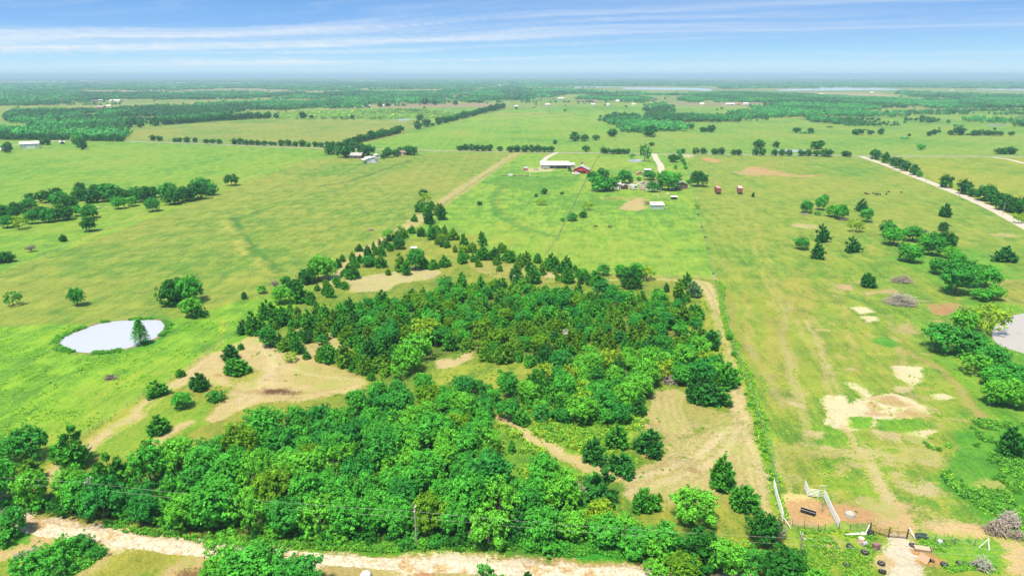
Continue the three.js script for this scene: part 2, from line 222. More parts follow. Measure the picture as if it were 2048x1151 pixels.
// strip of weeds between the lot's trail and the pasture fence
addPoly('1428,562 1440,600 1446,640 1460,690 1478,740 1500,790 1500,830 1520,880 1540,950 1553,1030 1575,1050 1562,970 1545,900 1522,820 1502,760 1474,700 1458,640 1440,562', [140, 196, 50], 1, 0, 0.6);
// bare soil in the big pasture
addPoly('1797,733 1842,735 1845,758 1822,768 1797,752', SAND, 1, 0, 0.7); addPoly('1695,765 1718,768 1738,796 1720,792', SAND, 1, 0, 0.6); addPoly('1790,772 1830,770 1820,784 1795,784', PALE, 0.9, 0, 0.6);
addPoly('1648,790 1690,794 1702,810 1742,795 1790,788 1856,812 1850,823 1810,836 1752,852 1690,858 1650,846 1662,820 1644,806', SAND, 1, 0, 0.7); for (let k = 0; k < 26; k++) { srand(1400 + k); addSpot(rr(1745, 1835), rr(798, 840), rr(0.6, 3), rr(0.4, 1.6), rnd() < 0.75 ? [228, 196, 146] : [206, 180, 122], rr(0.4, 0.8), 0, rr(0.3, 0.9)); } addPoly('1705,836 1745,838 1740,856 1705,852', [128, 200, 50], 0.95, 0, 0.6); addPoly('1760,844 1840,840 1850,856 1770,862', [128, 200, 50], 0.8, 0, 0.8);
addPoly('1870,790 1890,786 1907,795 1882,801', SAND, 1, 0, 0.4); addPoly('1812,865 1875,861 1850,873', SAND, 0.9, 0, 0.6); addPoly('1752,862 1806,868 1800,880 1756,876', PALE, 0.8, 0, 0.8); addPoly('1574,803 1600,806 1612,818 1590,814', PALE, 0.9, 0, 0.5); addPoly('1615,862 1648,866 1646,876 1618,874', PALE, 0.8, 0, 0.6);
addPoly('1704,615 1730,613 1744,622 1722,628', SAND, 1, 0, 0.5); addPoly('1727,633 1752,634 1758,640 1738,644', SAND, 1, 0, 0.4); addSpot(1612, 452, 7, 6, [222, 206, 152], 0.9, 0, 2); addSpot(2010, 470, 6, 5, [222, 206, 152], 0.8, 0, 2);
addPoly('1660,566 1700,572 1705,580 1680,578', [226, 196, 150], 0.9, 0, 1); addPoly('1720,588 1785,578 1790,584 1735,592', [222, 194, 146], 0.9, 0, 1); addPoly('1785,655 1830,640 1880,640 1850,660 1800,668', [220, 196, 146], 0.7, 0, 2); addPoly('1850,612 1900,605 1940,618 1920,630 1870,628', [204, 158, 112], 0.9, 0, 1.5); addPoly('1560,560 1640,580 1620,640 1560,610', [196, 190, 110], 0.5, 0, 5);
addLine('1440,575 1455,600 1462,640 1470,670 1500,700 1510,718', 2, [186, 160, 104], 0.6, 0, 1.5); addLine('1590,640 1620,690 1645,735 1666,792', 0.8, [212, 200, 142], 0.7, 0, 0.5); addLine('1612,640 1640,700 1660,745', 0.8, PALE, 0.6, 0, 0.6);
addLine('1690,850 1712,890 1740,930 1762,985 1790,1050', 1.0, [226, 208, 152], 0.8, 0, 0.5); addLine('1745,930 1775,990 1800,1040', 1.1, PALE, 0.8, 0, 0.5); addLine('1722,880 1760,940 1790,1000 1812,1045', 0.7, PALE, 0.7, 0, 0.3); addLine('1572,700 1590,780 1610,860 1625,940', 0.7, [212, 204, 142], 0.7, 0, 0.3); addLine('1584,700 1602,780 1622,860 1640,940', 0.7, [212, 204, 142], 0.7, 0, 0.3); addLine('1480,420 1520,520 1560,640', 0.9, [204, 202, 128], 0.6, 0, 0.4); addLine('1500,420 1536,520 1572,640', 0.9, [204, 202, 128], 0.6, 0, 0.4); addLine('1610,640 1640,690 1662,740 1684,790', 0.7, [218, 204, 148], 0.7, 0, 0.3); addLine('1800,660 1798,700 1802,735', 2, [196, 176, 112], 0.6, 0, 1.5); addLine('1798,700 1850,722 1895,745 1930,790 1960,830 1975,860', 1.4, [204, 180, 120], 0.7, 0, 0.8); addPoly('1945,835 1990,850 1995,862 1950,858', [212, 190, 134], 0.7, 0, 1.2);
addSpot(1610, 915, 5, 6, [222, 200, 150], 0.75, 0, 2.5); addSpot(1800, 905, 8, 4, [222, 204, 150], 0.5, 0, 3); addSpot(1920, 925, 4, 2, PALE, 0.7, 0, 1.5); addSpot(1862, 976, 4, 2, PALE, 0.8, 0, 1.2); addSpot(1690, 950, 8, 5, [140, 206, 40], 0.7, 0, 3); addSpot(1740, 690, 10, 8, [196, 202, 110], 0.5, 0, 5); addSpot(1630, 872, 9, 5, [140, 210, 46], 0.6, 0, 3);
addLine('1600,700 1680,725 1760,720', 3, [120, 176, 60], 0.5, 0, 2.5); addSpot(1770, 684, 4, 3.4, [70, 176, 30], 0.8, 0, 1);
addLine('1585,470 1600,560 1610,640', 3, [200, 196, 118], 0.5, 0, 3); addLine('1545,560 1560,700 1590,860 1600,960', 3, [200, 194, 122], 0.5, 0, 3); addPoly('1560,780 1600,790 1640,960 1700,1020 1560,1000', [180, 186, 96], 0.55, 0, 3);
addPoly('1930,860 2100,840 2150,1080 2000,1060 1940,1010 1880,960', [84, 186, 36], 0.85, 0, 2); addPoly('1960,960 2000,960 2010,985 1970,985', PALE, 0.6, 0, 1.5); addPoly('1840,640 2050,700 2080,900 1960,800 1890,720', [110, 196, 44], 0.6, 0, 4); addPoly('1760,450 1900,470 2048,560 2048,620 1960,620 1850,540 1740,500', [110, 198, 50], 0.6, 0, 5); addPoly('1990,560 2100,560 2100,620 2000,600', [196, 186, 124], 0.7, 0, 3);
// corral, gate and drive
addPoly('1560,992 1590,986 1625,988 1634,1000 1610,1010 1575,1012', [252, 232, 160], 1, 0, 0.5); addPoly('1562,1005 1640,1000 1668,1022 1680,1046 1620,1050 1568,1045', [228, 190, 132], 1, 0, 0.8); addSpot(1698, 1027, 4.2, 2.6, [222, 178, 128], 1, 0, 0.8);
addPoly('1755,1030 1800,1000 1830,1045 1830,1066 1760,1056', [232, 200, 148], 0.95, 0, 1.2); addPoly('1825,1058 1900,1040 1960,1046 2000,1080 2100,1110 2100,1180 2000,1130 1960,1090 1840,1072', [236, 210, 156], 0.95, 0, 1.2);
addPoly('1758,1098 1785,1086 1782,1070 1796,1070 1800,1084 1808,1070 1818,1072 1822,1088 1838,1110 1850,1160 1770,1170', CHALK, 1, DRIVE, 0.5); addPoly('1825,1095 1855,1100 1885,1118 1870,1130 1838,1128', [226, 176, 112], 1, 0, 0.6); addSpot(1752, 1118, 1.6, 1.6, [232, 208, 152], 0.9, 0, 0.5); addLine('1650,1070 1662,1090 1655,1110', 1.6, [222, 190, 140], 0.8, 0, 0.8);
addPoly('1600,1060 1750,1066 1750,1160 1600,1160', [160, 210, 60], 0.6, 0, 2); addPoly('1850,1070 1990,1085 2010,1130 1900,1125', [112, 200, 40], 0.8, 0, 1.5);
// the gravel road along the lot, its worn verges and the ground beyond it
addLine('-80,1030 30,1042 110,1060 220,1073 320,1088 410,1098 520,1106 650,1114 800,1124 950,1130 1100,1136 1250,1146 1400,1158 1600,1178 1900,1210', 5.8, [204, 172, 118], 0.95, ROAD, 0.8); addLine('640,1128 800,1150 1000,1160', 9, [212, 188, 128], 0.9, 0, 1.5);
addPoly('1120,1085 1240,1090 1300,1120 1200,1112 1100,1108', [40, 172, 24], 0.95, 0, 0.8); addPoly('420,1075 1120,1095 1110,1112 420,1092', [70, 176, 30], 0.6, 0, 0.8);
addLine('-80,1033 30,1046 110,1063 220,1076 320,1092 410,1101 520,1110 650,1119 800,1129 950,1135 1100,1142 1250,1151 1400,1163 1600,1183 1900,1216', 4, CHALK, 1, ROAD, 0.5); addLine('30,1044 110,1062 220,1076', 0.9, [206, 170, 120], 0.7, ROAD, 0.5); addLine('250,1084 420,1100', 0.7, [214, 180, 130], 0.6, ROAD, 0.5);
addLine('-80,1130 0,1105 60,1085 118,1070', 3.4, [226, 200, 142], 1, PATH, 0.8); addPoly('0,1070 60,1068 40,1082 0,1098', [80, 190, 36], 0.9, 0, 0.8); addPoly('60,1120 110,1090 170,1078 210,1092 200,1120 130,1160 40,1160', [92, 196, 40], 0.95, 0, 0.8); addPoly('210,1095 400,1112 350,1150 180,1160', [186, 196, 96], 0.9, 0, 1); addLine('345,1165 360,1140 420,1112', 3.4, [222, 196, 140], 0.95, PATH, 0.8); addLine('150,1160 200,1130 225,1098', 1.2, [222, 200, 140], 0.8, 0, 0.6); addSpot(380, 1145, 1.8, 1, [150, 112, 72], 0.9, 0, 0.4);
addPoly('640,1128 1000,1150 1000,1200 640,1180', [206, 192, 118], 0.8, 0, 1); addSpot(850, 1150, 1.6, 0.8, [214, 150, 110], 0.8, 0, 0.4);

const woodFar = (x, z) => smp(nA, x / 9200 + 0.31, z / 4200 + 0.17) * 0.75 + smp(nB, x / 1900, z / 2300) * 0.25;
const woodSets = [];                                         // far woods as ground polygons, filled below
const wood = (s, o = {}) => woodSets.push({ pts: worldPts(s), ...o });

const dirA = (() => { const a = G(100, 955), b = G(870, 412), L = Math.hypot(b.x - a.x, b.z - a.z); return [(b.x - a.x) / L, (b.z - a.z) / L]; })();
function tile(x0, x1, z0, z1, W, H, warp, far) {
  const cv = document.createElement('canvas'), cc = document.createElement('canvas'), cf = document.createElement('canvas');
  cv.width = cc.width = cf.width = W; cv.height = cc.height = cf.height = H;
  const c1 = cv.getContext('2d'), c2 = cc.getContext('2d'), c3 = cf.getContext('2d'), sx = W / (x1 - x0), sz = H / (z1 - z0);
  c1.fillStyle = 'rgb(146,196,76)'; c1.fillRect(0, 0, W, H); c2.fillStyle = '#000'; c2.fillRect(0, 0, W, H);
  const trace = (c, pts, close) => { c.beginPath(); pts.forEach(([x, z], i) => (i ? c.lineTo((x - x0) * sx, (z - z0) * sz) : c.moveTo((x - x0) * sx, (z - z0) * sz))); if (close) c.closePath(); };
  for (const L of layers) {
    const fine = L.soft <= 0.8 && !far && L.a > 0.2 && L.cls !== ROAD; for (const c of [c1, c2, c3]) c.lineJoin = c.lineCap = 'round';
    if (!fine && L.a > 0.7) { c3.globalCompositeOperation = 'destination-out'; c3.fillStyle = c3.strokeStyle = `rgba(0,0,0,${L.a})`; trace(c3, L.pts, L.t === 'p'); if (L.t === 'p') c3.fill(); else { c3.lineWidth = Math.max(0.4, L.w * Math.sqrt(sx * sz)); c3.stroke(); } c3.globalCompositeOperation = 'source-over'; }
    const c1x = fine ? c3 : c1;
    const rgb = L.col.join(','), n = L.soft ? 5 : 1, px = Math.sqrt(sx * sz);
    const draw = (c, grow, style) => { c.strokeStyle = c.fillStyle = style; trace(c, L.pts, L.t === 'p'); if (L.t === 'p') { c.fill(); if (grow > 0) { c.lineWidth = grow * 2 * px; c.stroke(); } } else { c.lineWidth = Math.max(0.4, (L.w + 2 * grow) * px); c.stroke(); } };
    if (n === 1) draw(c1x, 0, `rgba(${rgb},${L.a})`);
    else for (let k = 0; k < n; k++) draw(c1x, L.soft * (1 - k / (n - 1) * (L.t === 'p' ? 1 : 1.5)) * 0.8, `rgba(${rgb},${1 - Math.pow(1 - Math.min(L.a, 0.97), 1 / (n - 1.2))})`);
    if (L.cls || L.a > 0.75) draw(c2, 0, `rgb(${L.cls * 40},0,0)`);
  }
  const src = c1.getImageData(0, 0, W, H).data, det = c3.getImageData(0, 0, W, H).data, cls = c2.getImageData(0, 0, W, H).data;
  const data = new Uint8Array(W * H * 4), classes = new Uint8Array(W * H), stepX = (x1 - x0) / W, stepZ = (z1 - z0) / H, f = far ? 4 : 1;
  const enc = new Uint8Array(4097), inv = new Float32Array(256);
  for (let i = 0; i < 4097; i++) enc[i] = Math.round(255 * clamp(unlin(i / 4096)));
  for (let i = 0; i < 256; i++) inv[i] = lin(i / 255) / K;
  const noise = (i) => { let t = Math.imul(i ^ 0x9e3779b9, 0x85ebca6b); t ^= t >>> 13; t = Math.imul(t, 0xc2b2ae35); return ((t ^ (t >>> 16)) >>> 0) / 4294967296 - 0.5; };
  for (let j = 0; j < H; j++) {
    const z = z0 + (j + 0.5) * stepZ;
    for (let i = 0; i < W; i++) {
      const x = x0 + (i + 0.5) * stepX;
      const w1 = smp(nB, x / 46, z / 46) - 0.5, w2 = smp(nB, x / 46 + 0.37, z / 46 + 0.71) - 0.5, w3 = smp(nF, x / 19, z / 19) - 0.5, w4 = smp(nF, x / 19 + 0.5, z / 19 + 0.3) - 0.5;
      const xs = clamp(Math.round(i + (w1 * 4.4 + w3 * 2.2 + noise(j * W + i) * 1.3) * warp / stepX), 0, W - 1), zs = clamp(Math.round(j + (w2 * 4.4 + w4 * 2.2 + noise(i * 7919 + j) * 1.3) * warp / stepZ), 0, H - 1), q = (zs * W + xs) * 4, o = (j * W + i) * 4;
      let r = src[q], g = src[q + 1], b = src[q + 2];
      if (!far) { const xf = clamp(Math.round(i + (w1 * 2.2 + w3 * 1.3 + noise(j * W + i + 5) * 1.0) * warp / stepX), 0, W - 1), zf = clamp(Math.round(j + (w2 * 2.2 + w4 * 1.3 + noise(i * 7919 + j + 3) * 1.0) * warp / stepZ), 0, H - 1), qf = (zf * W + xf) * 4, af = det[qf + 3] / 255; if (af > 0) { r = lerp(r, det[qf], af); g = lerp(g, det[qf + 1], af); b = lerp(b, det[qf + 2], af); } }
      classes[j * W + i] = cls[q] / 40;
      const grass = sstep(-6, 14, g - r), m1 = smp(nA, x / 420 / f, z / 420 / f), m2 = smp(nB, x / 96 / f + 0.2, z / 96 / f), m3 = smp(nF, x / (far ? 90 : 16), z / (far ? 90 : 16)), m4 = smp(nA, x / 31 / f, z / 31 / f);
      // blown and mown texture runs along the field
      const along = x < z * -0.25 ? dirA : [0.08, -1], ua = x * along[0] + z * along[1], va = -x * along[1] + z * along[0], st = smp(nF, ua / 420 / f, va / 84 / f), st2 = smp(nB, ua / 420 / f, va / 46 / f);
      const dry = grass * clamp((m1 - 0.52) * 1.3 + (m2 - 0.5) * 0.7 + (st - 0.5) * 0.9 + (m4 - 0.5) * 0.75 + (st2 - 0.5) * 0.55 + (m3 - 0.5) * (far ? 0.3 : 1.1), -0.85, 0.85);
      if (dry > 0) { const t = dry * 0.52; r = lerp(r, 196, t); g = lerp(g, 192, t); b = lerp(b, 122, t); } else { const t = -dry * 0.7; r = lerp(r, 78, t); g = lerp(g, 164, t); b = lerp(b, 36, t); }
      if (grass < 0.5) { const tuft = sstep(0.68, 0.84, m4 * 0.6 + m3 * 0.5 + (m2 - 0.5) * 0.3) * 0.6 * (classes[j * W + i] === ROAD ? 0.1 : 1); r = lerp(r, 160, tuft); g = lerp(g, 186, tuft); b = lerp(b, 80, tuft); }
      const v = 1 + (m3 - 0.5) * (far ? 0.2 : 0.5) * (classes[j * W + i] === ROAD ? 0.4 : 1) + (st - 0.5) * 0.2 * grass + (m4 - 0.5) * 0.26 - 0.07 * grass;
      const warm = 0.44 + 0.48 * (1 - grass), rw = 1 + 0.05 * grass; data[o] = enc[clamp(inv[r | 0] * rw * v * 4096 | 0, 0, 4096)]; data[o + 1] = enc[clamp(inv[g | 0] * v * 4096 | 0, 0, 4096)]; data[o + 2] = enc[clamp(inv[b | 0] * warm * v * 4096 | 0, 0, 4096)]; data[o + 3] = 255;
    }
  }
  const t = new THREE.DataTexture(data, W, H); t.colorSpace = THREE.SRGBColorSpace; t.magFilter = THREE.LinearFilter; t.needsUpdate = true;
  return { t, classes, W, H, x0, x1, z0, z1 };
}
const bumpTex = (() => { const d = new Uint8Array(NT * NT * 4); for (let i = 0; i < NT * NT; i++) { const v = clamp(nF[i] * 0.6 + nB[i] * 0.4) * 255; d[i * 4] = d[i * 4 + 1] = d[i * 4 + 2] = v; d[i * 4 + 3] = 255; } const t = new THREE.DataTexture(d, NT, NT); t.magFilter = THREE.LinearFilter; t.wrapS = t.wrapT = THREE.RepeatWrapping; t.needsUpdate = true; return t; })();
function groundMesh(T, cell, names, holes = []) {            // one sheet cut into the pieces that the classes name
  const { x0, x1, z0, z1 } = T, nx = Math.round((x1 - x0) / cell), nz = Math.round((z1 - z0) / cell), lists = {};
  const bt = bumpTex.clone(); bt.repeat.set((x1 - x0) / 28, (z1 - z0) / 28);
  const m = new THREE.MeshStandardMaterial({ map: T.t, roughness: 0.97, bumpMap: bt, bumpScale: 0.25 });
  for (let j = 0; j < nz; j++) for (let i = 0; i < nx; i++) {
    const u = (i + 0.5) / nx, v = (j + 0.5) / nz;
    const k = names ? T.classes[Math.min(T.H - 1, v * T.H | 0) * T.W + Math.min(T.W - 1, u * T.W | 0)] : 0;
    (lists[k] ??= []).push(i, j);
  }
  for (const [k, L] of Object.entries(lists)) {
    const id = new Map(), pos = [], uv = [], idx = [];
    const vert = (i, j) => { const q = j * (nx + 1) + i; if (!id.has(q)) { id.set(q, pos.length / 3); pos.push(lerp(x0, x1, i / nx), 0, lerp(z0, z1, j / nz)); uv.push(i / nx, j / nz); } return id.get(q); };
    for (let q = 0; q < L.length; q += 2) { const a = vert(L[q], L[q + 1]), b = vert(L[q] + 1, L[q + 1]), c = vert(L[q], L[q + 1] + 1), d = vert(L[q] + 1, L[q + 1] + 1); idx.push(a, c, b, b, c, d); }
    const g = new THREE.BufferGeometry(); g.setAttribute('position', new THREE.Float32BufferAttribute(pos, 3)); g.setAttribute('uv', new THREE.Float32BufferAttribute(uv, 2));
    const nrm = new Float32Array(pos.length); for (let i = 1; i < nrm.length; i += 3) nrm[i] = 1; g.setAttribute('normal', new THREE.BufferAttribute(nrm, 3)); g.setIndex(idx);
    const [name, label, cat] = (names ?? {})[k] ?? names?.[0] ?? T.name, o = part(numbered(name), g, m, scene); tag(o, label, cat, null, 'structure');
  }
}
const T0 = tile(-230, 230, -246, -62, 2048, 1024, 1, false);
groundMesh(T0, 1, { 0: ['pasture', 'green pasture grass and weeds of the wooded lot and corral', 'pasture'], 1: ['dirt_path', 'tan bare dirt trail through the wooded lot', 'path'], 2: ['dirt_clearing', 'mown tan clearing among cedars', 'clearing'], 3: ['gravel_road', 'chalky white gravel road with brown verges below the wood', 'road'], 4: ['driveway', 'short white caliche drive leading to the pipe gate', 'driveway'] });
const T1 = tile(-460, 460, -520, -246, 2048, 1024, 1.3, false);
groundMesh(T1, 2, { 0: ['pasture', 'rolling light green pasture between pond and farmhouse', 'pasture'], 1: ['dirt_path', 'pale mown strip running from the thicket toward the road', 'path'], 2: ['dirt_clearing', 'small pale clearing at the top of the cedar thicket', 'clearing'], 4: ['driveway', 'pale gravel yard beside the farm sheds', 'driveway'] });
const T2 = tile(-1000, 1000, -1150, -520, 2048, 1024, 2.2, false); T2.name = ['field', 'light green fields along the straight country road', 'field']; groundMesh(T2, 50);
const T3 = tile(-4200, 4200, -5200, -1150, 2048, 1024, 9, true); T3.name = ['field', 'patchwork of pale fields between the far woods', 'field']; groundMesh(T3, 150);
{ // the plain beyond, to the horizon, and the ground round about and behind
  const W = 1024, H = 512, x0 = -24000, x1 = 24000, z0 = -33000, z1 = -5200, d = new Uint8Array(W * H * 4), dark = [30, 70, 26], pal = [[190, 186, 136], [146, 178, 100], [200, 180, 134], [124, 164, 90], [170, 186, 120]];
  for (let j = 0; j < H; j++) for (let i = 0; i < W; i++) {
    const x = lerp(x0, x1, (i + 0.5) / W), z = lerp(z0, z1, (j + 0.5) / H), w = woodFar(x, z), cx = Math.floor((x + 900 * smp(nA, x / 9000, z / 9000)) / 900), cz = Math.floor((z + 900 * smp(nA, z / 9000, x / 9000)) / 640), h = Math.abs(Math.sin(cx * 127.1 + cz * 311.7) * 43758.5) % 1, c = pal[Math.floor(h * 5)], t = sstep(0.52, 0.55, w), o = (j * W + i) * 4;
    for (let q = 0; q < 3; q++) d[o + q] = 255 * unlin(lerp(lin(c[q] / 255), lin(dark[q] / 255), t) / K); d[o + 3] = 255;
  }
  const t = new THREE.DataTexture(d, W, H); t.colorSpace = THREE.SRGBColorSpace; t.magFilter = THREE.LinearFilter; t.needsUpdate = true;
  groundMesh({ t, x0, x1, z0, z1, name: ['plain', 'hazy plain of fields reaching the horizon', 'plain'] }, 800);
  const gr = mat(alb(146, 196, 76), 0.97), flat = (a, b, c, e) => { const g = new THREE.PlaneGeometry(b - a, e - c).rotateX(-Math.PI / 2).translate((a + b) / 2, 0, (c + e) / 2); tag(part(numbered('grassland'), g, gr, scene), 'plain green grassland continuing round the lot', 'grassland', 'surrounding grassland', 'structure'); };
  for (const s of [-1, 1]) { const R = (a, b, c, e) => flat(Math.min(s * a, s * b), Math.max(s * a, s * b), c, e); R(230, 460, -246, 300); R(460, 1000, -520, 300); R(1000, 4200, -1150, 300); R(4200, 24000, -5200, 300); }
  flat(-230, 230, -62, 300);
}

// ---------------------------------------------------------------- water
const waterMat = (r, g, b, rough = 0.06) => new THREE.MeshPhysicalMaterial({ color: new THREE.Color().setRGB(r, g, b), roughness: rough, ior: 1.333, specularIntensity: 1, bumpMap: (() => { const t = bumpTex.clone(); t.repeat.set(0.09, 0.09); return t; })(), bumpScale: 0.02 });
function sheet(name, s, y, m, label, cat, smooth = true) {
  let pts = worldPts(s).map(([x, z]) => new THREE.Vector3(x, z, 0)); if (smooth) pts = new THREE.CatmullRomCurve3(pts, true).getPoints(90);
  const g = new THREE.ShapeGeometry(new THREE.Shape(pts.map((p) => new THREE.Vector2(p.x, -p.y)))); g.rotateX(-Math.PI / 2).translate(0, y, 0);
  const p = g.attributes.position, uv = g.attributes.uv; for (let i = 0; i < p.count; i++) uv.setXY(i, p.getX(i), p.getZ(i));
  return tag(part(numbered(name), g, m, scene), label, cat, null, 'structure');
}
sheet('pond', '117,690 125,676 160,660 210,645 270,640 318,641 331,650 322,668 295,682 250,697 190,705 145,702', 0.03, waterMat(0.36, 0.39, 0.45), 'pale silvery pond with a cypress standing at its edge', 'pond');
sheet('pond', '1985,668 2005,640 2040,628 2110,622 2180,650 2180,720 2080,716 2040,704 2000,690', 0.03, waterMat(0.34, 0.32, 0.29), 'pale brown stock pond behind the yellow-green willow', 'pond');
sheet('pond', '1255,321 1265,318.6 1280,318.6 1286,321 1278,323.4 1262,323.4', 0.05, waterMat(0.36, 0.36, 0.34), 'tiny pale pond beside the tall willow', 'pond');
sheet('pond', '1545,301 1580,299 1612,300 1608,303 1570,303.6', 0.05, waterMat(0.42, 0.40, 0.35), 'narrow pale pond behind the roadside hedge', 'pond');
sheet('pond', '793,240 800,238.4 812,238.2 822,239.4 815,240.6 800,241', 0.05, waterMat(0.4, 0.4, 0.36), 'small white pond at the edge of the scrub field', 'pond');
sheet('pond', '1972,250 1990,248.5 2012,249 2016,250.6 1990,252', 0.05, waterMat(0.38, 0.4, 0.38), 'small pale pond below a clump of trees in the far pasture', 'pond');
for (const [s, l] of [['1240,176.5 1262,174.8 1320,175.2 1380,175.8 1422,178.6 1412,182 1380,180 1320,179.6 1270,178.6', 'long white lake between dark woods'], ['1556,179 1600,177.6 1660,175 1720,175 1790,177.6 1800,179.6 1740,180.2 1690,180.6 1620,181 1570,181.6', 'broad white lake below a blue wooded ridge'], ['1955,178.6 2000,177.6 2100,177 2160,178 2100,180.6 2010,181 1970,180.2', 'thin white lake partly behind trees'], ['1138,174 1170,173.2 1230,173.4 1226,174.8 1150,175.2', 'thin bright sliver of lake among woods']]) sheet('lake', s, 0.4, new THREE.MeshPhysicalMaterial({ color: new THREE.Color().setRGB(0.60, 0.62, 0.62), roughness: 0.05, ior: 1.333, specularIntensity: 0.45 }), l, 'lake');  // whitish base colour stands in for the bright sky mirrored in the water

// ---------------------------------------------------------------- roads built as strips
function ribbon(name, s, w, y, m, label, cat, step = 3, ragged = 0.2) {
  const c = new THREE.CatmullRomCurve3(worldPts(s).map(([x, z]) => new THREE.Vector3(x, 0, z)), false, 'centripetal'), n = Math.ceil(c.getLength() / step), pos = [], uv = [], idx = [];
  for (let i = 0; i <= n; i++) { const p = c.getPointAt(i / n), t = c.getTangentAt(i / n), k = w / 2; for (const q of [-1, 1]) { const e = k * (1 - ragged / 2 + ragged * (smp(nB, p.x / 30 + q, p.z / 30) * 0.6 + smp(nF, p.x / 30 + q * 0.3, p.z / 30) * 0.4)); pos.push(p.x - t.z * e * q, y, p.z + t.x * e * q); uv.push(pos.at(-3) / 6, pos.at(-1) / 6); } if (i) { const a = i * 2; idx.push(a - 2, a - 1, a, a, a - 1, a + 1); } }
  const g = new THREE.BufferGeometry(); g.setAttribute('position', new THREE.Float32BufferAttribute(pos, 3)); g.setAttribute('uv', new THREE.Float32BufferAttribute(uv, 2)); g.setIndex(idx); g.computeVertexNormals();
  return tag(part(numbered(name), g, m, scene), label, cat, null, 'structure');
}
const gravelTex = (() => { const n = 256, d = new Uint8Array(n * n * 4); for (let i = 0; i < n * n; i++) { const x = i % n, y = (i / n) | 0, v = 190 + 65 * (nF[(y * 2) * NT + x * 2] * 0.7 + nB[(y * 2) * NT + x * 2] * 0.3); d[i * 4] = v; d[i * 4 + 1] = v * 0.985; d[i * 4 + 2] = v * 0.95; d[i * 4 + 3] = 255; } const t = new THREE.DataTexture(d, n, n); t.colorSpace = THREE.SRGBColorSpace; t.wrapS = t.wrapT = THREE.RepeatWrapping; t.magFilter = THREE.LinearFilter; t.needsUpdate = true; return t; })();
const laneTex = (() => { const n = 512, d = new Uint8Array(n * n * 4); for (let i = 0; i < n * n; i++) { const x = i % n, y = (i / n) | 0, k = sstep(0.52, 0.75, nB[y * NT + x] * 0.6 + nA[y * NT + x] * 0.4), v = 0.82 + 0.36 * (nF[y * NT + x] - 0.5); d[i * 4] = 255 * clamp(lerp(1, 0.9, k) * v); d[i * 4 + 1] = 255 * clamp(lerp(0.985, 0.8, k) * v); d[i * 4 + 2] = 255 * clamp(lerp(0.95, 0.64, k) * v); d[i * 4 + 3] = 255; } const t = new THREE.DataTexture(d, n, n); t.colorSpace = THREE.SRGBColorSpace; t.wrapS = t.wrapT = THREE.RepeatWrapping; t.magFilter = THREE.LinearFilter; t.repeat.set(0.3, 0.3); t.needsUpdate = true; return t; })();
const chalkMat = mat([0.54, 0.51, 0.44], 0.95, { map: gravelTex }), greyRoad = mat([0.33, 0.33, 0.28], 0.95, { map: gravelTex }), vergeMat = mat(alb(150, 170, 84), 0.97, { map: gravelTex });
ribbon('road', '-200,268 30,275.6 170,280 260,282.5 400,287 520,292 640,296 830,300 950,302.3 1030,304 1200,306 1350,308 1450,308.8 1700,311 1740,312 1893,312.3 2048,313.4 2300,315', 7, 0.02, greyRoad, 'straight pale grey country road crossing between the fields', 'road');
ribbon('gravel_road', '1722,312.6 1760,325 1789,336 1854,362 1919,388 1984,417 2047,451 2140,500', 6.5, 0.03, chalkMat, 'straight white gravel lane lined by a row of trees', 'road');
ribbon('gravel_road', '-160,1024 -80,1033 30,1046 110,1063 220,1076 320,1092 410,1101 520,1110 650,1119 800,1129 950,1135 1100,1142 1250,1151 1400,1163 1600,1183 1900,1216', 2.9, 0.012, mat([0.68, 0.62, 0.50], 0.95, { map: laneTex }), 'chalky white wheel lane of the gravel road below the wood', 'road', 0.5, 0.75);
ribbon('driveway', '1114,305 1098,312 1090,318 1086,322', 5, 0.03, chalkMat, 'white gravel drive to the long metal building', 'driveway');
ribbon('driveway', '1308,307 1313,318 1321,330 1324,343 1332,352', 5.5, 0.03, chalkMat, 'curving white gravel drive to the farmhouse', 'driveway');
ribbon('driveway', '1985,314 2015,318 2048,326 2110,340', 5, 0.03, chalkMat, 'pale lane branching from the country road', 'driveway');
ribbon('driveway', '20,291 50,288 75,287 110,281 140,280', 4, 0.03, chalkMat, 'pale drive behind the white barn', 'driveway');

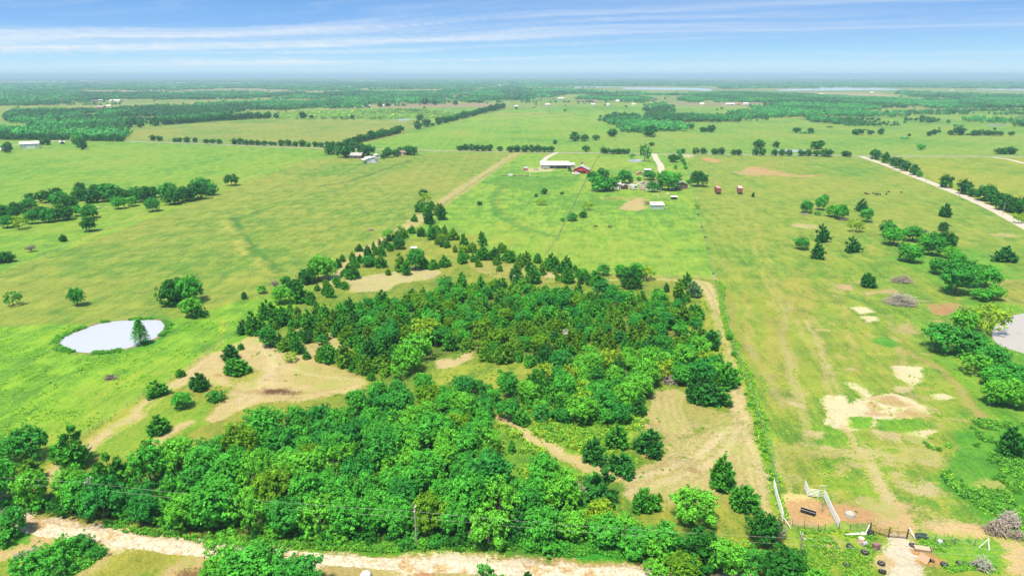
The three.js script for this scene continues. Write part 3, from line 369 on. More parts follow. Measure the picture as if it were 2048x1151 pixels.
// ---------------------------------------------------------------- trees: crowns of many leaf sprays on branching trunks
const V3 = THREE.Vector3;
const randDir = () => { const u = rr(-1, 1), t = rr(0, 6.2832), s = Math.sqrt(1 - u * u); return new V3(s * Math.cos(t), u, s * Math.sin(t)); };
class Leaves {
  constructor() { this.p = []; this.c = []; this.i = []; }
  add(c, n, size, len, tint) {                               // a folded spray of leaves facing n, longer along its own axis
    const ax = randDir().cross(n).normalize(), bx = new V3().crossVectors(n, ax), k = this.p.length / 3, w = size * 0.5, l = size * len * 0.5, fold = size * rr(-0.22, 0.22);
    const put = (a, b, f) => this.p.push(c.x + ax.x * a + bx.x * b + n.x * f, c.y + ax.y * a + bx.y * b + n.y * f, c.z + ax.z * a + bx.z * b + n.z * f);
    put(-l, rr(-0.3, 0.3) * w, 0); put(rr(-0.3, 0.3) * l, -w, fold); put(l, rr(-0.3, 0.3) * w, 0); put(rr(-0.3, 0.3) * l, w, fold);
    for (let q = 0; q < 4; q++) this.c.push(...tint);
    this.i.push(k, k + 1, k + 2, k, k + 2, k + 3);
  }
  spike(c, d, len, w, tint) {                                // a narrow spray pointing along d
    const s = randDir().cross(d).normalize().multiplyScalar(w / 2), k = this.p.length / 3;
    this.p.push(c.x - s.x, c.y - s.y, c.z - s.z, c.x + s.x, c.y + s.y, c.z + s.z, c.x + d.x * len, c.y + d.y * len, c.z + d.z * len);
    for (let q = 0; q < 3; q++) this.c.push(...tint);
    this.i.push(k, k + 1, k + 2);
  }
  geo() { const g = new THREE.BufferGeometry(); g.setAttribute('position', new THREE.Float32BufferAttribute(this.p, 3)); g.setAttribute('color', new THREE.Float32BufferAttribute(this.c, 3)); g.setIndex(this.i); return g; }
}
const leafTint = (vary, yellow) => { const v = 1 + rr(-vary, vary), y = Math.pow(rnd(), 2) * yellow; return [v * (1 + y * 1.6), v * (1 + y * 0.35), v * (1 - y * 0.3)]; };
function trunkGeo(h, r, limbs, spread, crownY) {
  const g = [rod([0, -0.4, 0], [rr(-0.1, 0.1), h * 0.55, rr(-0.1, 0.1)], r, 7, r * 0.7)];
  for (let i = 0; i < limbs; i++) { const t = i / limbs * 6.283 + rr(-0.4, 0.4), y0 = h * rr(0.3, 0.55); g.push(rod([0, y0, 0], [Math.cos(t) * spread * rr(0.5, 0.9), crownY * rr(0.85, 1.25), Math.sin(t) * spread * rr(0.5, 0.9)], r * 0.5, 5, r * 0.15)); }
  return mergeGeometries(g.map((x) => x.toNonIndexed()));
}
// broadleaf, width 8 and height about 7.5 at scale 1
function broadleaf(s, { lobes = 30, per = 190, leaf = 0.33, W = 4, Hc = 3.75, Hr = 3.6, tall: tl = 1, gap = 0, vary = 0.24, yellow = 0.13, skirt = -0.6 }) {
  srand(s);
  const L = new Leaves(), R = lobes > 14 ? 1 : 1.3;
  for (let k = 0; k < lobes; k++) {
    const y = lerp(1, skirt, (k + 0.5) / lobes), a = k * 2.39996 + rr(-0.35, 0.35), q = Math.sqrt(Math.max(0, 1 - y * y)) * (y < 0 ? 0.92 : 1), push = rr(0.5, 0.82), c = new V3(Math.cos(a) * q * W * push, Hc * tl + y * Hr * push * tl, Math.sin(a) * q * W * push), lr = rr(0.85, 1.7) * R * (W / 4), tone = rr(0.82, 1.18);
    if (rnd() < gap) continue;
    const T = Math.max(3, Math.round(per / 15));
    for (let u = 0; u < T; u++) {                              // each lobe is a cluster of tufts with gaps between them
      const td = randDir(); td.y += 0.3; td.normalize();
      const tc = c.clone().addScaledVector(td, lr * rr(0.6, 1.08)), tr = rr(0.4, 0.74) * (leaf < 0.4 ? 0.85 : leaf / 0.42) * (W / 4), tt = tone * rr(0.86, 1.16);
      for (let i = 0; i < per / T; i++) {
        const d = randDir().addScaledVector(td, 0.35).normalize(), p = tc.clone().addScaledVector(d, tr * rr(0.5, 1.15));
        if (p.y < 0.3) continue;
        const n = d.clone().multiplyScalar(0.5).addScaledVector(td, 0.45).add(new V3(0, 0.35, 0)).addScaledVector(randDir(), 0.5).normalize(), t = leafTint(vary, yellow);
        L.add(p, n, leaf * rr(0.6, 1.3), rr(1, 1.6), t.map((v) => v * tt));
      }
    }
  }
  return [L.geo(), trunkGeo(Hc * tl * 1.4, 0.2 * W / 4, 5, W * 0.5, Hc * tl)];
}
// cedar, width 5 and height about 6 at scale 1: dense, spiky, foliage to the ground
function cedar(s, { n = 2700, leaf = 0.42, h = 4.6, fat = 1, plumes = 5, tips = 15, vary = 0.26, yellow = 0.16 }) {
  srand(s);
  const L = new Leaves(), tip = [];
  for (let q = 0; q < plumes; q++) {                          // leaning plumes of unequal height make a shaggy, rounded outline
    const a0 = q * 2.4 + rr(-0.4, 0.4), off = q ? rr(0.7, 1.35) * fat : 0, R = (q ? rr(1.0, 1.5) : 1.75) * fat, H = h * (q ? rr(0.55, 0.88) : 1), tone0 = rr(0.86, 1.14);
    for (let k = 0; k < tips; k++) { const t = Math.pow((k + 0.5) / tips, 1.05), a = k * 2.39996 + rr(-0.5, 0.5); tip.push([Math.cos(a0) * off, Math.sin(a0) * off, t, a, R * Math.pow(Math.max(0.02, 1 - Math.pow(t, 2.2)), 0.62) * rr(0.72, 1.2) * (t < 0.15 ? 0.85 : 1), H, tone0 * rr(0.84, 1.16)]); }
  }
  for (let i = 0; i < n; i++) {
    const [ox, oz, t, a, r0, H, tone] = tip[Math.floor(rnd() * tip.length)], w = Math.pow(rnd(), 0.5), ang = a + rr(-0.55, 0.55) * (1.25 - 0.7 * w), r = r0 * w * rr(0.9, 1.08), y = 0.15 + t * H * 0.93 + (w - 0.6) * rr(0, 0.6) + rr(-0.3, 0.3);
    const p = new V3(ox + Math.cos(ang) * r, Math.max(0.12, y), oz + Math.sin(ang) * r), d = new V3(Math.cos(ang) * rr(0.5, 1), rr(0.2, 1), Math.sin(ang) * rr(0.5, 1)).addScaledVector(randDir(), 0.35).normalize(), c = leafTint(vary, yellow).map((v) => v * tone);
    if (i % 3) L.spike(p, d, leaf * rr(0.8, 1.7), leaf * rr(0.5, 0.9), c); else L.add(p, d.clone().add(new V3(0, 0.4, 0)).addScaledVector(randDir(), 0.5).normalize(), leaf * rr(0.7, 1.2), 1.3, c);
  }
  for (let i = 0; i < 16; i++) L.spike(new V3(rr(-0.25, 0.25), h * rr(0.84, 0.97), rr(-0.25, 0.25)), new V3(rr(-0.4, 0.4), 1, rr(-0.4, 0.4)).normalize(), leaf * 1.2, leaf * 0.6, [1, 1, 1]);
  return [L.geo(), rod([0, -0.3, 0], [0, h * 0.85, 0], 0.16, 6, 0.03)];
}
// a bare or thin-leaved crown of twigs
function twiggy(s, n, leaves, W = 3, h = 5) {
  srand(s);
  const g = [], L = new Leaves();
  for (let i = 0; i < n; i++) { const d = randDir(); d.y = Math.abs(d.y) * 0.9 + 0.1; const e = new V3(d.x * W * rr(0.6, 1), h * 0.35 + d.y * h * 0.62 * rr(0.8, 1), d.z * W * rr(0.6, 1)), m = new V3(e.x * rr(0.3, 0.5), h * rr(0.3, 0.5), e.z * rr(0.3, 0.5)); g.push(rod([0, h * 0.15, 0], m.toArray(), 0.08, 4, 0.05), rod(m.toArray(), e.toArray(), 0.05, 3, 0.015)); for (let q = 0; q < leaves; q++) { const p = m.clone().lerp(e, rr(0.2, 1.1)).addScaledVector(randDir(), 0.5); L.add(p, randDir(), rr(0.2, 0.45), 1.3, leafTint(0.25, 0.2)); } }
  return [L.geo(), mergeGeometries(g.map((x) => x.toNonIndexed()).concat(rod([0, -0.2, 0], [0, h * 0.4, 0], 0.13, 6, 0.09).toNonIndexed()))];
}
const shapes = {
  B: [[11, {}], [12, { lobes: 34, per: 170 }], [13, { lobes: 22, per: 240, Hr: 3.6 }], [14, { lobes: 28, per: 200, Hr: 2.9 }], [15, { lobes: 26, per: 200, tall: 1.15 }], [16, { lobes: 32, per: 180, gap: 0.14 }], [17, { lobes: 20, per: 230, gap: 0.1, tall: 0.9 }], [18, { lobes: 38, per: 150, W: 3.7, tall: 1.05 }]].map(([s, o]) => broadleaf(s, o)),
  M: [[31, {}], [32, { Hr: 3 }], [33, { tall: 1.12 }], [34, { gap: 0.1 }]].map(([s, o]) => broadleaf(s, { lobes: 18, per: 56, leaf: 0.7, Hc: 3.2, Hr: 3.5, skirt: -0.8, ...o })),
  H: [[41, {}], [42, { Hr: 3.1 }], [43, { lobes: 24, tall: 1.1 }], [44, { gap: 0.08 }]].map(([s, o]) => broadleaf(s, { lobes: 30, per: 100, leaf: 0.44, Hc: 3.1, Hr: 3.5, skirt: -0.82, ...o })),
  C: [[51, {}], [52, { h: 5.1, fat: 0.92 }], [53, { h: 3.9, fat: 1.06 }], [54, { h: 4.4, plumes: 4 }], [55, { h: 5.6, fat: 0.86 }], [56, { h: 4.2, plumes: 7 }], [57, { h: 4.8, plumes: 3, n: 2200 }]].map(([s, o]) => cedar(s, o)),
  N: [[61, {}], [62, { h: 4.2, fat: 1.05 }]].map(([s, o]) => cedar(s, { n: 800, leaf: 0.8, tips: 9, ...o })),
  S: [[71, {}], [72, { lobes: 12 }], [73, { gap: 0.15 }]].map(([s, o]) => broadleaf(s, { lobes: 14, per: 120, leaf: 0.36, W: 3.4, Hc: 1.7, Hr: 2, skirt: -0.6, ...o })),
  L: [[81, {}], [82, { lobes: 26 }]].map(([s, o]) => broadleaf(s, { lobes: 24, per: 70, leaf: 0.34, gap: 0.12, W: 3.8, Hc: 3.2, Hr: 2.9, ...o })),
  T: [twiggy(91, 70, 0), twiggy(92, 60, 8), twiggy(93, 64, 16)],
};
for (const k in shapes) for (const s of shapes[k]) s[0].userData.kind = k;
const leafMat = (r, g, b, tr = 0.16) => new THREE.MeshPhysicalMaterial({ color: new THREE.Color().setRGB(r, g, b), vertexColors: true, roughness: 0.95, specularIntensity: 0.1, transmission: tr, thickness: 0, side: THREE.DoubleSide });
const hues = {
  green: leafMat(0.068, 0.365, 0.036), bright: leafMat(0.112, 0.425, 0.034), mid: leafMat(0.046, 0.285, 0.036), deep: leafMat(0.024, 0.155, 0.018), blue: leafMat(0.034, 0.250, 0.038), lime: leafMat(0.23, 0.41, 0.024), olive: leafMat(0.115, 0.290, 0.016),
  cedar: leafMat(0.066, 0.310, 0.030, 0.12), rusty: leafMat(0.125, 0.325, 0.026, 0.12), dusk: leafMat(0.036, 0.200, 0.032, 0.12), frost: leafMat(0.15, 0.30, 0.12, 0.2), pale: leafMat(0.24, 0.30, 0.11), grey: leafMat(0.26, 0.27, 0.2), far: leafMat(0.026, 0.160, 0.028),
};
const bark = mat([0.13, 0.10, 0.075], 0.95), greyBark = mat([0.25, 0.22, 0.19], 0.95);
const word = { green: 'green', bright: 'bright green', mid: 'mid green', deep: 'dark green', blue: 'blue-green', lime: 'yellow-green', olive: 'olive green', cedar: 'dark green', rusty: 'brown-tipped', dusk: 'blackish green', frost: 'frosty green', pale: 'pale', grey: 'grey', far: 'dark green' };
const NOUN = { B: ['broadleaf_tree', 'broadleaf tree', 'tree'], M: ['hedgerow_tree', 'tree', 'hedgerow tree'], H: ['broadleaf_tree', 'low-crowned tree', 'tree'], C: ['cedar_tree', 'cedar', 'cedar'], N: ['cedar_tree', 'cedar', 'cedar'], S: ['shrub', 'shrub', 'shrub'], L: ['light_tree', 'airy light-leaved tree', 'tree'], T: ['bare_tree', 'leafless twiggy tree', 'bare tree'] };
const base = { B: [8, 7.4], M: [8, 7.4], H: [8, 7], C: [5, 5], N: [5, 5], S: [7, 3.6], L: [7.6, 6.2], T: [6, 5] };
let treeNo = 0;
function tree(kind, x, z, width, { hue, hk = 1, where = 'in the wood', group, label, y = 0 } = {}) {
  srand(9000 + treeNo++ * 77);
  const set = shapes[kind], sh = set[Math.floor(rnd() * set.length)], s = width / base[kind][0], [nm, noun, cat] = NOUN[kind];
  const o = thing(nm, label ?? `${word[hue]} ${noun} ${where}`, cat, x, z, rr(0, 6.283), group ?? `${noun}s ${where}`);
  if (label) delete o.userData.group;
  part('trunk', sh[1], kind === 'T' ? greyBark : bark, o);
  if (sh[0].index.count) part('crown', sh[0], hues[hue], o);
  o.scale.set(s * rr(0.95, 1.05), s * hk * rr(0.92, 1.08), s * rr(0.95, 1.05)); o.position.y = y;
  return o;
}
const pick = (s) => { const a = s.split(' '); return a[Math.floor(rnd() * a.length)]; };
// listed trees: px,py of the foot in the photograph, width in its pixels, letter of the sort
const SORT = { B: ['B', 'green bright mid'], D: ['H', 'deep mid deep'], Y: ['L', 'lime'], L: ['L', 'bright'], C: ['C', 'cedar dusk cedar rusty'], c: ['N', 'dusk cedar'], d: ['M', 'far deep deep'], b: ['M', 'mid green'], y: ['M', 'lime'], S: ['S', 'green mid'], s: ['S', 'deep'], P: ['T', 'grey'], F: ['C', 'frost'], O: ['B', 'olive'] };
const spots = [];                                            // [x, z, radius] of trees already standing
function list(s, where, group, hk = 1) {
  for (const q of s.trim().split(/\s+/)) {
    const [a, b, w, k, h] = q.split(','), g = G(+a, +b), [kind, hs] = SORT[k]; srand(Math.round(a * 31 + b * 17));
    const width = w * g.m; tree(kind, g.x, g.z - width * 0.12, width, { hue: pick(hs), hk: hk * (h ? +h : 1), where, group }); spots.push([g.x, g.z, width / 2]);
  }
}
const alone = (px, py, w, k, label, hue, hk = 1) => { const g = G(px, py), [kind, hs] = SORT[k]; srand(px * 7 + py); tree(kind, g.x, g.z - w * g.m * 0.1, w * g.m, { hue: hue ?? pick(hs), hk, label }); spots.push([g.x, g.z, w * g.m / 2]); };
function fill(poly, gap, n, pickTree, s, keep = 0.8) {        // trees spread over a patch of ground without crowding one another
  srand(s); const pts = worldPts(poly), xs = pts.map((p) => p[0]), zs = pts.map((p) => p[1]), got = []; let tries = 0;
  while (got.length < n && tries++ < n * 60) { const x = rr(Math.min(...xs), Math.max(...xs)), z = rr(Math.min(...zs), Math.max(...zs)); if (!inPoly(pts, x, z)) continue; const w = pickTree(null), r = w / 2; if (got.some((t) => Math.hypot(t[0] - x, t[1] - z) < (t[2] + r) * keep * gap) || spots.some((t) => Math.hypot(t[0] - x, t[1] - z) < (t[2] + r) * keep * 0.7)) continue; got.push([x, z, r, rnd()]); }
  for (const t of got) { spots.push(t); pickTree(t); }
  return got.length;
}

// the front wood along the gravel road
alone(50, 925, 82, 'B', 'round oak standing alone at the end of the boundary trail', 'mid'); alone(146, 930, 84, 'C', 'large pointed cedar beside the round oak', 'cedar', 0.95); alone(60, 965, 60, 'C', 'low spreading cedar below the round oak', 'rusty', 0.8);
list('0,925,40,B 5,975,60,B 445,1128,78,L 505,1190,130,B,0.8 590,1200,112,B,0.8 430,1180,70,B 1390,1052,104,B,0.9 1090,968,76,B 1270,1118,74,B,0.9 1325,1128,66,L 1398,1140,100,D,0.85 1475,1112,56,Y,0.7 1528,1090,74,D,1.1 1572,1172,96,D,0.9 1450,1150,80,B,0.8 1640,1190,70,B,0.7', 'beside the gravel road', 'trees beside the gravel road');
list('1445,980,66,C 1490,1020,66,C 1205,1010,96,C,0.85 1290,1022,58,C 1318,1002,18,C 1190,925,56,C 1234,895,54,C 1246,948,66,C,0.8 1298,912,60,C 1023,905,24,C 1043,848,42,C 1276,832,38,C 1392,803,54,C 1425,808,66,C,0.8 1455,775,62,C', 'at the edge of the mown clearing', 'cedars round the mown clearing');
fill('-20,1008 150,992 330,958 420,925 560,878 660,850 740,815 830,795 900,816 960,842 985,895 965,920 1010,975 1130,1010 1180,1060 1130,1098 900,1090 620,1078 400,1058 200,1038 0,1015', 1, 250, (t) => (t ? (() => { srand(t[0] * 977 + t[1]); const c = rnd(); tree(c < 0.86 ? 'B' : c < 0.94 ? 'C' : 'L', t[0], t[1], t[2] * 2, { hue: c < 0.86 ? pick('green green green bright bright mid mid green blue olive green') : c < 0.94 ? pick('cedar cedar dusk') : 'bright', hk: rr(0.95, 1.25), where: 'in the dense wood along the gravel road', group: 'dense wood along the gravel road' }); })() : rr(4.6, 8.8)), 101, 0.66);
fill('0,1012 200,1040 400,1062 620,1086 880,1098 1130,1106 1125,1092 880,1082 620,1068 400,1046 200,1022 0,1000', 1, 70, (t) => (t ? (srand(t[0] * 97 + t[1]), tree('S', t[0], t[1], t[2] * 2, { hue: pick('green mid bright deep'), where: 'in the understorey beside the gravel road', group: 'shrubs beside the gravel road' })) : rr(2.4, 4.6)), 102, 0.6);
fill('1150,1010 1240,1060 1300,1100 1560,1130 1600,1165 1350,1165 1230,1120 1150,1080', 1, 34, (t) => (t ? (srand(t[0] * 97 + t[1]), tree(rnd() < 0.6 ? 'S' : 'B', t[0], t[1], t[2] * 2, { hue: pick('green mid bright lime olive'), hk: 0.9, where: 'under the power line', group: 'trees under the power line' })) : rr(3, 6.5)), 103, 0.7);
list('1140,1010,70,P 1160,1070,60,P 690,1060,44,P 950,1085,40,P 1550,1080,50,P', 'among the green crowns by the gravel road', 'dead trees by the road', 0.9);
list('75,1130,60,S 135,1118,70,S 160,1100,50,S 100,1160,80,S 25,1070,60,B 5,1090,60,S 40,1150,60,S 125,1095,30,L 190,1115,40,S 970,1168,52,S,1.3 1055,1158,18,c 1005,1155,12,S', 'on the open ground below the gravel road', 'bushes below the gravel road');
// the mixed wood right of the front wood and the cedar thicket
fill('1050,775 1130,735 1260,712 1400,716 1450,758 1400,775 1300,775 1290,830 1230,855 1120,845 1050,812', 1, 80, (t) => (t ? (srand(t[0] * 31 + t[1]), (() => { const c = rnd(); tree(c < 0.6 ? 'B' : c < 0.85 ? 'C' : 'L', t[0], t[1], t[2] * 2, { hue: c < 0.6 ? pick('bright green mid blue bright') : c < 0.85 ? pick('cedar dusk') : 'lime', where: 'in the mixed grove above the mown clearing', group: 'mixed grove' }); })()) : rr(3.8, 7.4)), 104, 0.7);
fill('900,800 1000,770 1060,800 1100,850 1010,850 960,850', 1, 16, (t) => (t ? (srand(t[0] * 31 + t[1]), tree(rnd() < 0.6 ? 'B' : 'S', t[0], t[1], t[2] * 2, { hue: pick('blue mid green'), where: 'in the scrub beside the front trail', group: 'scrub beside the front trail' })) : rr(3, 6)), 105, 0.75);
list('800,760,44,L 830,720,70,L 850,690,70,Y 815,745,60,B 870,690,50,B 1150,800,40,B', 'standing bright among the cedars', 'bright trees among the cedars');
// the cedar thicket; its far half, where crowns run together, stands as one mass
const thicket = [];
fill('600,650 650,632 720,618 800,602 860,592 900,580 1010,574 1080,584 1200,594 1330,608 1400,640 1430,697 1300,706 1180,702 1060,732 960,722 930,698 870,702 790,745 740,735 700,690 650,665', 1, 370, (t) => (t ? (srand(t[0] * 53 + t[1] * 7), (() => { const c = rnd(), far = t[1] < -260, gx = t[0] > 35; if (c < (gx ? 0.58 : 0.8) && t[1] < -201) thicket.push(t); else if (c < (gx ? 0.58 : 0.8)) tree('C', t[0], t[1], t[2] * 2, { hue: pick('cedar cedar rusty rusty dusk olive'), hk: rr(0.8, 1.12), where: 'in the dense cedar thicket', group: 'dense cedar thicket' }); else tree('B', t[0], t[1], t[2] * 2.2, { hue: pick('green mid blue mid olive'), where: 'rising inside the cedar thicket', group: 'broadleaf trees in the thicket' }); })()) : rr(3.2, 6.2)), 106, 0.64);
list('858,449,30,C 883,440,28,C 829,443,16,C 806,475,26,C 823,467,18,C 862,479,28,C 842,473,20,C 874,467,22,C 889,467,16,C 906,480,26,C 927,498,30,C 924,527,24,C 965,519,34,C 963,490,28,C 988,521,28,C 1018,524,30,C 1004,505,24,C 945,505,24,C 1040,528,24,C 718,503,16,C 750,510,14,C 767,513,14,C 684,523,16,C 675,536,20,C 705,527,22,C 718,522,12,C 706,559,34,C 760,536,28,C 775,550,16,C 798,543,34,C 812,550,28,C 867,538,26,C 888,534,26,C 848,537,26,C 1052,529,28,C 1076,526,22,C 1103,541,38,C 1133,543,32,C 1150,545,16,C 1136,566,34,C 1161,568,18,C 1192,570,36,C 1111,549,12,C 1067,566,40,C 1030,560,30,C 840,424,26,C 862,420,22,C 876,430,26,C 853,432,22,C', 'along the upper edge of the thicket', 'cedars along the upper edge of the thicket');
for (const [poly, n, sd] of [['548,660 590,610 640,575 700,528 760,488 800,470 812,482 775,505 730,545 690,580 640,615 600,650 565,675', 46, 201], ['860,455 905,478 960,505 1040,528 1130,545 1215,558 1200,574 1110,562 1000,548 930,528 880,500 846,478', 34, 202], ['560,700 600,650 640,640 650,665 620,690 590,712', 10, 203], ['640,700 690,690 735,735 780,750 740,760 680,742', 12, 204]])
  fill(poly, 1, n, (t) => (t ? (srand(t[0] * 61 + t[1] * 3), tree('C', t[0], t[1], t[2] * 2, { hue: pick('cedar dusk cedar rusty'), hk: rr(0.85, 1.15), where: 'in the belt round the cedar thicket', group: 'cedar belt round the thicket' })) : rr(2.6, 4.6)), sd, 0.62);
list('1333,584,18,C 1373,578,28,C,1.3 1359,596,34,C 1359,614,28,C 1375,604,22,C 1391,634,32,C 1367,648,42,C 1398,682,30,C 1427,690,34,D 1262,576,50,D 1338,690,22,B', 'at the upper corner of the lot', 'trees at the upper corner of the lot');
alone(1388, 594, 36, 'F', 'silvery frosted cedar at the upper corner of the lot', 'frost');
list('776,482,30,L 798,498,28,D 735,534,26,B 830,540,42,B 1167,550,18,B 1208,551,30,B 1240,554,28,B 1274,556,34,B 523,587,22,B 572,575,26,B 614,568,40,D 635,562,50,B 656,558,40,B 588,590,40,D 562,608,42,B', 'on the upper border of the lot', 'broadleaf trees on the upper border');
list('842,470,22,Y 884,481,16,Y 925,506,22,Y 1294,561,34,Y 849,408,30,Y 580,724,30,Y,0.8', 'on the lot beside dark cedars', 'yellow-green bushes on the lot'); list('549,577,22,P', 'beside the boundary trees', 'bare trees by the boundary');
list('601,606,36,C 533,637,42,C 563,642,38,C 596,642,30,C 549,655,36,C 520,663,30,C 505,672,40,C,1.3 485,668,30,C 559,694,30,C 583,692,32,C 596,707,32,C 613,719,18,C 617,668,42,C 641,681,38,C 709,694,34,C 682,666,40,C 655,725,46,C 690,735,46,C 730,748,40,C 640,722,30,C', 'on the pale ground at the thicket side', 'cedars on the pale ground');
list('536,694,42,B 645,690,28,B', 'on the pale ground at the thicket side', 'broadleaf trees on the pale ground');
alone(310, 792, 48, 'C', 'round cedar beside the wire fence on the boundary trail', 'cedar', 0.65); alone(359, 753, 24, 'C', 'small cedar on the boundary trail', 'cedar', 0.7); alone(397, 780, 46, 'C', 'broad cedar in the grassy island of the clearing', 'dusk', 0.8); alone(362, 816, 44, 'B', 'small bushy green tree in the grassy island', 'green', 0.8); alone(430, 803, 42, 'S', 'low ragged bush on the clearing edge', 'mid'); alone(314, 868, 56, 'C', 'wide cedar by the inner trail', 'cedar', 0.68); alone(458, 719, 44, 'C', 'cedar at the upper tip of the clearing', 'dusk', 0.75); alone(481, 699, 16, 'C', 'tiny cedar at the upper tip of the clearing', 'cedar'); alone(470, 748, 58, 'C', 'broad low cedar in the middle of the clearing', 'cedar', 0.6); alone(1000, 745, 12, 'S', 'small weed bush on the open grass', 'green');
alone(488, 598, 14, 'C', 'small dark bush at the meadow corner', 'dusk', 1.2);
// pond meadow
alone(24, 612, 34, 'L', 'round light tree alone on the pond meadow', 'mid', 1); alone(153, 612, 34, 'B', 'lone tree with a bare stem above the pond', 'mid', 1); alone(177, 463, 34, 'B', 'dark round tree alone by the field line', 'deep', 0.9); alone(124, 483, 18, 'C', 'small dark cedar on the field line', 'dusk', 0.9); alone(60, 504, 24, 'P', 'thin flat-topped tree on the field line', 'grey', 0.8); alone(8, 525, 34, 'D', 'dark leaning bush at the end of the field line', 'deep', 0.8); alone(462, 371, 34, 'B', 'dark round tree alone at the end of the hedgerow', 'deep', 0.8);
list('340,612,56,D,1.05 352,604,56,D 378,606,56,B', 'in the clump above the pond', 'clump above the pond'); alone(382, 634, 44, 'B', 'bright green tree at the foot of the pond clump', 'bright', 0.95); alone(398, 635, 34, 'S', 'dark bush at the foot of the pond clump', 'deep');
// dark hedgerow on the far side of the meadow
list('12,456,30,B 35,459,36,Y 30,426,30,D 55,421,34,D 78,438,34,D 62,448,30,B 88,406,32,D 110,394,24,D 123,441,42,D 118,413,38,D 150,433,30,B 177,437,34,D 160,401,36,D 180,406,36,D 158,384,24,D 205,398,36,D 215,403,46,D 235,406,38,D 235,418,28,B 262,413,24,B 262,400,30,D 285,404,40,D 302,396,30,D 335,399,40,D 345,409,38,D 370,403,40,D 392,399,44,D 402,388,42,D 418,391,30,D 0,440,40,D 20,440,36,D 95,445,34,D 140,420,34,D 60,405,24,D 190,390,26,D', 'in the meadow hedgerow', 'meadow hedgerow', 0.95);
list('98,432,28,P 318,394,30,P', 'between dark trees of the meadow hedgerow', 'bare trees of the meadow hedgerow'); alone(304, 423, 31, 'B', 'single rounded tree standing clear of the meadow hedgerow', 'mid', 1);
// the bald cypress in the pond
{ srand(4242); const L = new Leaves(), g = G(282, 688), h = 52 * g.m * 1.05, W = 19.5 * g.m;
  for (let i = 0; i < 2600; i++) { const t = Math.pow(rnd(), 0.8), tier = Math.floor(t * 13), r = W * Math.pow(1 - t, 0.62) * (t < 0.1 ? 0.85 : 1) * Math.pow(rnd(), 0.5) * (0.82 + 0.3 * Math.abs(Math.sin(tier * 2.1 + Math.floor(rnd() * 5)))), a = Math.floor(rnd() * 9) * 0.698 + tier * 0.5 + rr(-0.25, 0.25); L.add(new V3(Math.cos(a) * r, h * (0.12 + 0.86 * (tier + rr(0.1, 0.6)) / 13) + r * 0.05, Math.sin(a) * r), new V3(rr(-0.6, 0.6), 1, rr(-0.6, 0.6)).normalize(), 0.34 * rr(0.6, 1.3), 1.4, leafTint(0.22, 0.1)); }
  const o = thing('cypress_tree', 'feathery bald cypress standing in the pond edge', 'tree', g.x, g.z); part('trunk', rod([0, -0.3, 0], [0, h * 0.95, 0], 0.32, 8, 0.05), greyBark, o); part('crown', L.geo(), hues.green, o); }
// the pasture on the far side of the fence
alone(1605, 499, 33, 'B', 'small heart-shaped green tree in the pasture', 'mid', 0.85); alone(1643, 484, 34, 'C', 'pointed dark cedar above the round one in the pasture', 'dusk', 1); alone(1636, 518, 38, 'C', 'round dark cedar in the pasture', 'dusk', 0.75); alone(1704, 504, 38, 'C', 'largest round cedar of the pasture group', 'dusk', 0.85); alone(1714, 464, 34, 'Y', 'thin yellow-green tree among the pasture group', 'lime', 0.9); alone(1734, 444, 31, 'B', 'bright round tree of the pasture group', 'green', 0.9); alone(1737, 574, 34, 'C', 'upright dark cedar near the brush piles', 'dusk', 1); alone(2013, 524, 44, 'C', 'isolated dark cedar near the lane', 'dusk', 0.75); alone(1893, 434, 28, 'C', 'dark cedar at the head of the tree belt', 'dusk', 1.1); alone(1725, 423, 26, 'C', 'dark tree beside the pasture group', 'dusk', 1); alone(1507, 394, 7, 'c', 'tiny dark cedar beside the red trailer', 'dusk', 1.4);
list('1684,439,32,B 1666,434,28,B 1614,426,27,B 1641,420,25,B 1650,407,19,B 1636,431,14,S', 'in the small clump with a rock pile', 'small pasture clump');
list('1789,491,46,B,0.8 1776,473,38,B 1828,483,42,B,0.8 1823,525,52,B,0.8 1890,496,46,D,0.8 1875,494,30,B 1867,512,46,B 1903,518,32,B 1880,549,38,B 1914,536,36,B 1850,500,34,B 1942,542,38,S 1916,590,76,B,0.9 1976,576,56,B,0.8 1968,602,44,B,0.8 1992,601,42,B,0.8 1888,462,22,D 1940,575,44,B', 'in the curving tree belt', 'curving tree belt of the pasture'); list('1851,470,15,P', 'beside the tree belt', 'bare trees');
alone(1979, 668, 72, 'Y', 'large yellow-green willow beside the brown stock pond', 'lime', 1.05); alone(1898, 706, 92, 'B', 'big round dark oak by the stock pond', 'mid', 0.85); alone(2023, 912, 70, 'C', 'wide blackish cedar in the weedy corner', 'dusk', 0.85);
list('1929,668,52,B 1948,706,62,B,0.75 1985,742,66,B,0.8 2026,776,72,B,0.75 1953,752,60,L 2000,778,66,B,0.8 1997,811,60,B 2030,818,62,B 2062,800,74,B,0.8', 'on the bank of the stock pond', 'trees round the stock pond');
list('1460,680,18,B 1404,455,7,S 1411,476,7,S 1416,498,7,S 1428,549,8,S 1398,430,7,S 1395,418,14,Y 1478,745,9,S 1492,790,9,S 1512,850,12,S 1530,905,12,S 1468,712,14,S 1500,812,12,S 1540,960,12,S', 'along the pasture fence', 'bushes along the pasture fence');
